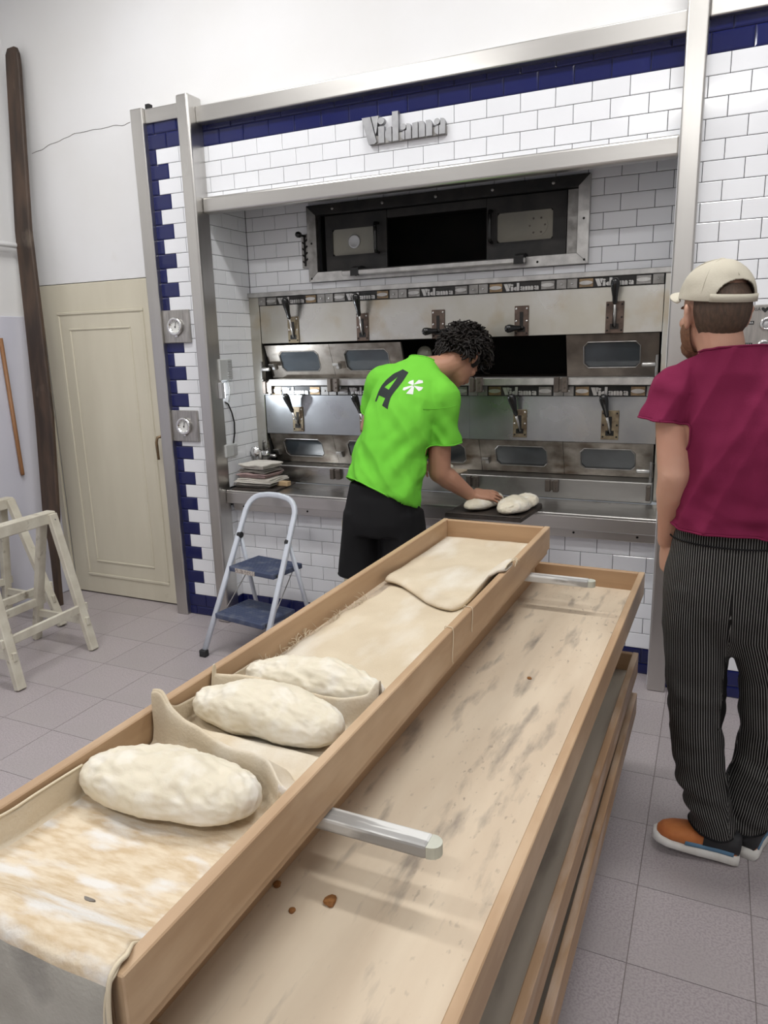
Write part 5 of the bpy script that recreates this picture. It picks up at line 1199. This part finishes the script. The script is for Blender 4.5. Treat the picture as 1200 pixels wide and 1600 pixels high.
for v in bm.verts:
    x, y, z = v.co; dp = x - 2.668; R_ = .20; sp = R_ * math.asin(max(-1, min(1, dp / R_)))
    left = x < (2.672 if z > .45 else (axis_at(LL, z)[0] + axis_at(RR, z)[0]) / 2)
    ax, rr = axis_at(LL if left else RR, z); rr = .105; base = R_ * math.asin(((2.585 if left else 2.755) - 2.668) / R_)
    sq = base + rr * math.asin(max(-.999, min(.999, (x - ax) / rr)))
    k = sstep(.95, .70, z); sl.append(sp * (1 - k) + sq * k + (.0 if y < -1.1 else .003))
trs = garment('trousers', bm, 'pants_striped', p2, .004, hem_m='shorts_black')
at_ = trs.data.attributes.new('stripe', 'FLOAT', 'POINT')
for i, q in enumerate(sl): at_.data[i].value = q + 1.0
bm = bm_new(); ring = [(2.668 + .168 * math.cos(k / 40 * 2 * PI), -1.14 + .127 * math.sin(k / 40 * 2 * PI), 1.035) for k in range(41)]
add_tube(bm, ring, .0025, 5, False); obj('waistband_seam', bm, 'shorts_black', trs, True)
# shoes
def tilt(o_): return o_
shoe('shoe', p2, (2.505, -1.165, .036), (2.755, -1.15, .006), 'shoe_orange', 1)
shoe('shoe', p2, (2.85, -.86, .004), (2.775, -1.125, .004), 'shoe_orange', 1)
# hair, beard
bm = bm_new(); ellip(bm, HP2(0, -.014, .020), hr * .0795, hf * .0985, hu * .100, 40, 40)
def keep_hair(q):
    y, z, x = (q - hc).dot(hf), (q - hc).dot(hu), abs((q - hc).dot(hr))
    if z > .075: return False
    if y > -.022 and z < .040: return False
    if y > .045: return False
    return z > -.058 + .10 * max(0, x - .055)
bmesh.ops.delete(bm, geom=[v for v in bm.verts if not keep_hair(v.co)], context='VERTS'); wrinkle(bm, lambda co: .0012 * wn(co, (130, 130, 60), 1))
o = obj('hair', bm, 'hair_brown', body, True); o['kind'] = 'stuff'
bm = bm_new(); ellip(bm, HP2(0, .026, -.040), hr * .0655, hf * .068, hu * .078, 40, 40); ellip(bm, HP2(0, .052, -.080), hr * .052, hf * .046, hu * .038, 30, 20)
bmesh.ops.delete(bm, geom=[v for v in bm.verts if (v.co - hc).dot(hu) > -.012 - .4 * max(0, (v.co - hc).dot(hf) - .03) or (v.co - hc).dot(hf) < .004], context='VERTS'); wrinkle(bm, lambda co: .004 + .0025 * wn(co, (120, 120, 120), 2))
o = obj('beard', bm, 'beard_brown', body, True); o['kind'] = 'stuff'
# cap
cu = (hu * math.cos(.20) + hf * math.sin(-.20) * -1).normalized(); cu = (hu - hf * .17).normalized(); cf = (hf - cu * hf.dot(cu)).normalized(); cr = cf.cross(cu).normalized()
cc = HP2(0, -.012, .052); CP = lambda x, y, z: cc + cr * x + cf * y + cu * z
cap = None; bm = bm_new(); NA, NB = 240, 70; rows = []
for j in range(NB + 1):
    ph = j / NB * PI / 2; r = math.cos(ph) ** .85; z = math.sin(ph) * .088 - .012 * (1 - j / NB)
    rows.append([CP(.089 * r * math.sin(2 * PI * i / NA) * (1 + .006 * math.cos(6 * 2 * PI * i / NA)), .103 * r * math.cos(2 * PI * i / NA), z) for i in range(NA)])
G_ = [[bm.verts.new(p) for p in r_] for r_ in rows[:-1]]; tp = bm.verts.new(CP(0, 0, .088))
for j, (r0, r1) in enumerate(zip(G_, G_[1:])):
    for i in range(NA):
        az = ((i + .5) / NA * 360 - 180); ph = (j + .5) / NB * 90
        if abs(az) < 40 and ph < 35 * math.sqrt(max(0, 1 - (az / 40) ** 2)): continue      # rear opening
        bm.faces.new((r0[i], r0[(i + 1) % NA], r1[(i + 1) % NA], r1[i]))
for i in range(NA): bm.faces.new((G_[-1][i], G_[-1][(i + 1) % NA], tp))
bmesh.ops.delete(bm, geom=[v for v in bm.verts if not v.link_faces], context='VERTS'); wrinkle(bm, lambda co: .0028 * wn(co, (22, 22, 30), 4))
cap = obj('cap', bm, 'cap_cloth', body, True); md = cap.modifiers.new('thick', 'SOLIDIFY'); md.thickness = .003; md.offset = 1
bm = bm_new(); st0 = []; 
for i in range(17):
    az = math.radians(180 - 46 + 92 * i / 16); st0.append([CP(.0915 * math.sin(az), .1055 * math.cos(az), -.013), CP(.0915 * math.sin(az), .1055 * math.cos(az), .007)])
G_ = [[bm.verts.new(p) for p in q] for q in st0]; grid_faces(bm, G_); o = obj('strap', bm, 'cap_cloth', cap, True); md = o.modifiers.new('thick', 'SOLIDIFY'); md.thickness = .003; md.offset = 1
bm = bm_new(); ellip(bm, CP(0, 0, .090), cr * .009, cf * .009, cu * .004, 12, 6); obj('button', bm, 'cap_cloth', cap, True)
bm = bm_new(); G_ = []
for i in range(25):
    az = math.radians(-62 + 124 * i / 24); row = []
    for j in range(8):
        q = j / 7; ext = .084 * max(0, math.cos(az * 1.42)) ** .5; x, y = .089 * math.sin(az), .103 * math.cos(az)
        row.append(CP(x * (1 + .02 * q), y + ext * q, -.006 - .006 * q + .020 * math.cos(az * 1.4) * (1 + .1 * q) - .012))
    G_.append([bm.verts.new(p) for p in row])
grid_faces(bm, G_); o = obj('brim', bm, 'cap_cloth', cap, True); md = o.modifiers.new('thick', 'SOLIDIFY'); md.thickness = .004
for k in range(3):
    bm = bm_new(); az = k * PI / 3; pts = []
    for j in range(-12, 13):
        ph = (90 - abs(j) / 12 * 84); r = math.cos(math.radians(ph)) ** .85; sgn = 1 if j >= 0 else -1
        if k == 0 and j < -7: continue
        pts.append(CP(.0915 * r * sgn * math.sin(az), .1055 * r * sgn * math.cos(az), math.sin(math.radians(ph)) * .0905 - .012 * (1 - ph / 90)))
    add_tube(bm, pts, .0016, 5); obj('seam', bm, 'cap_cloth', cap, True)
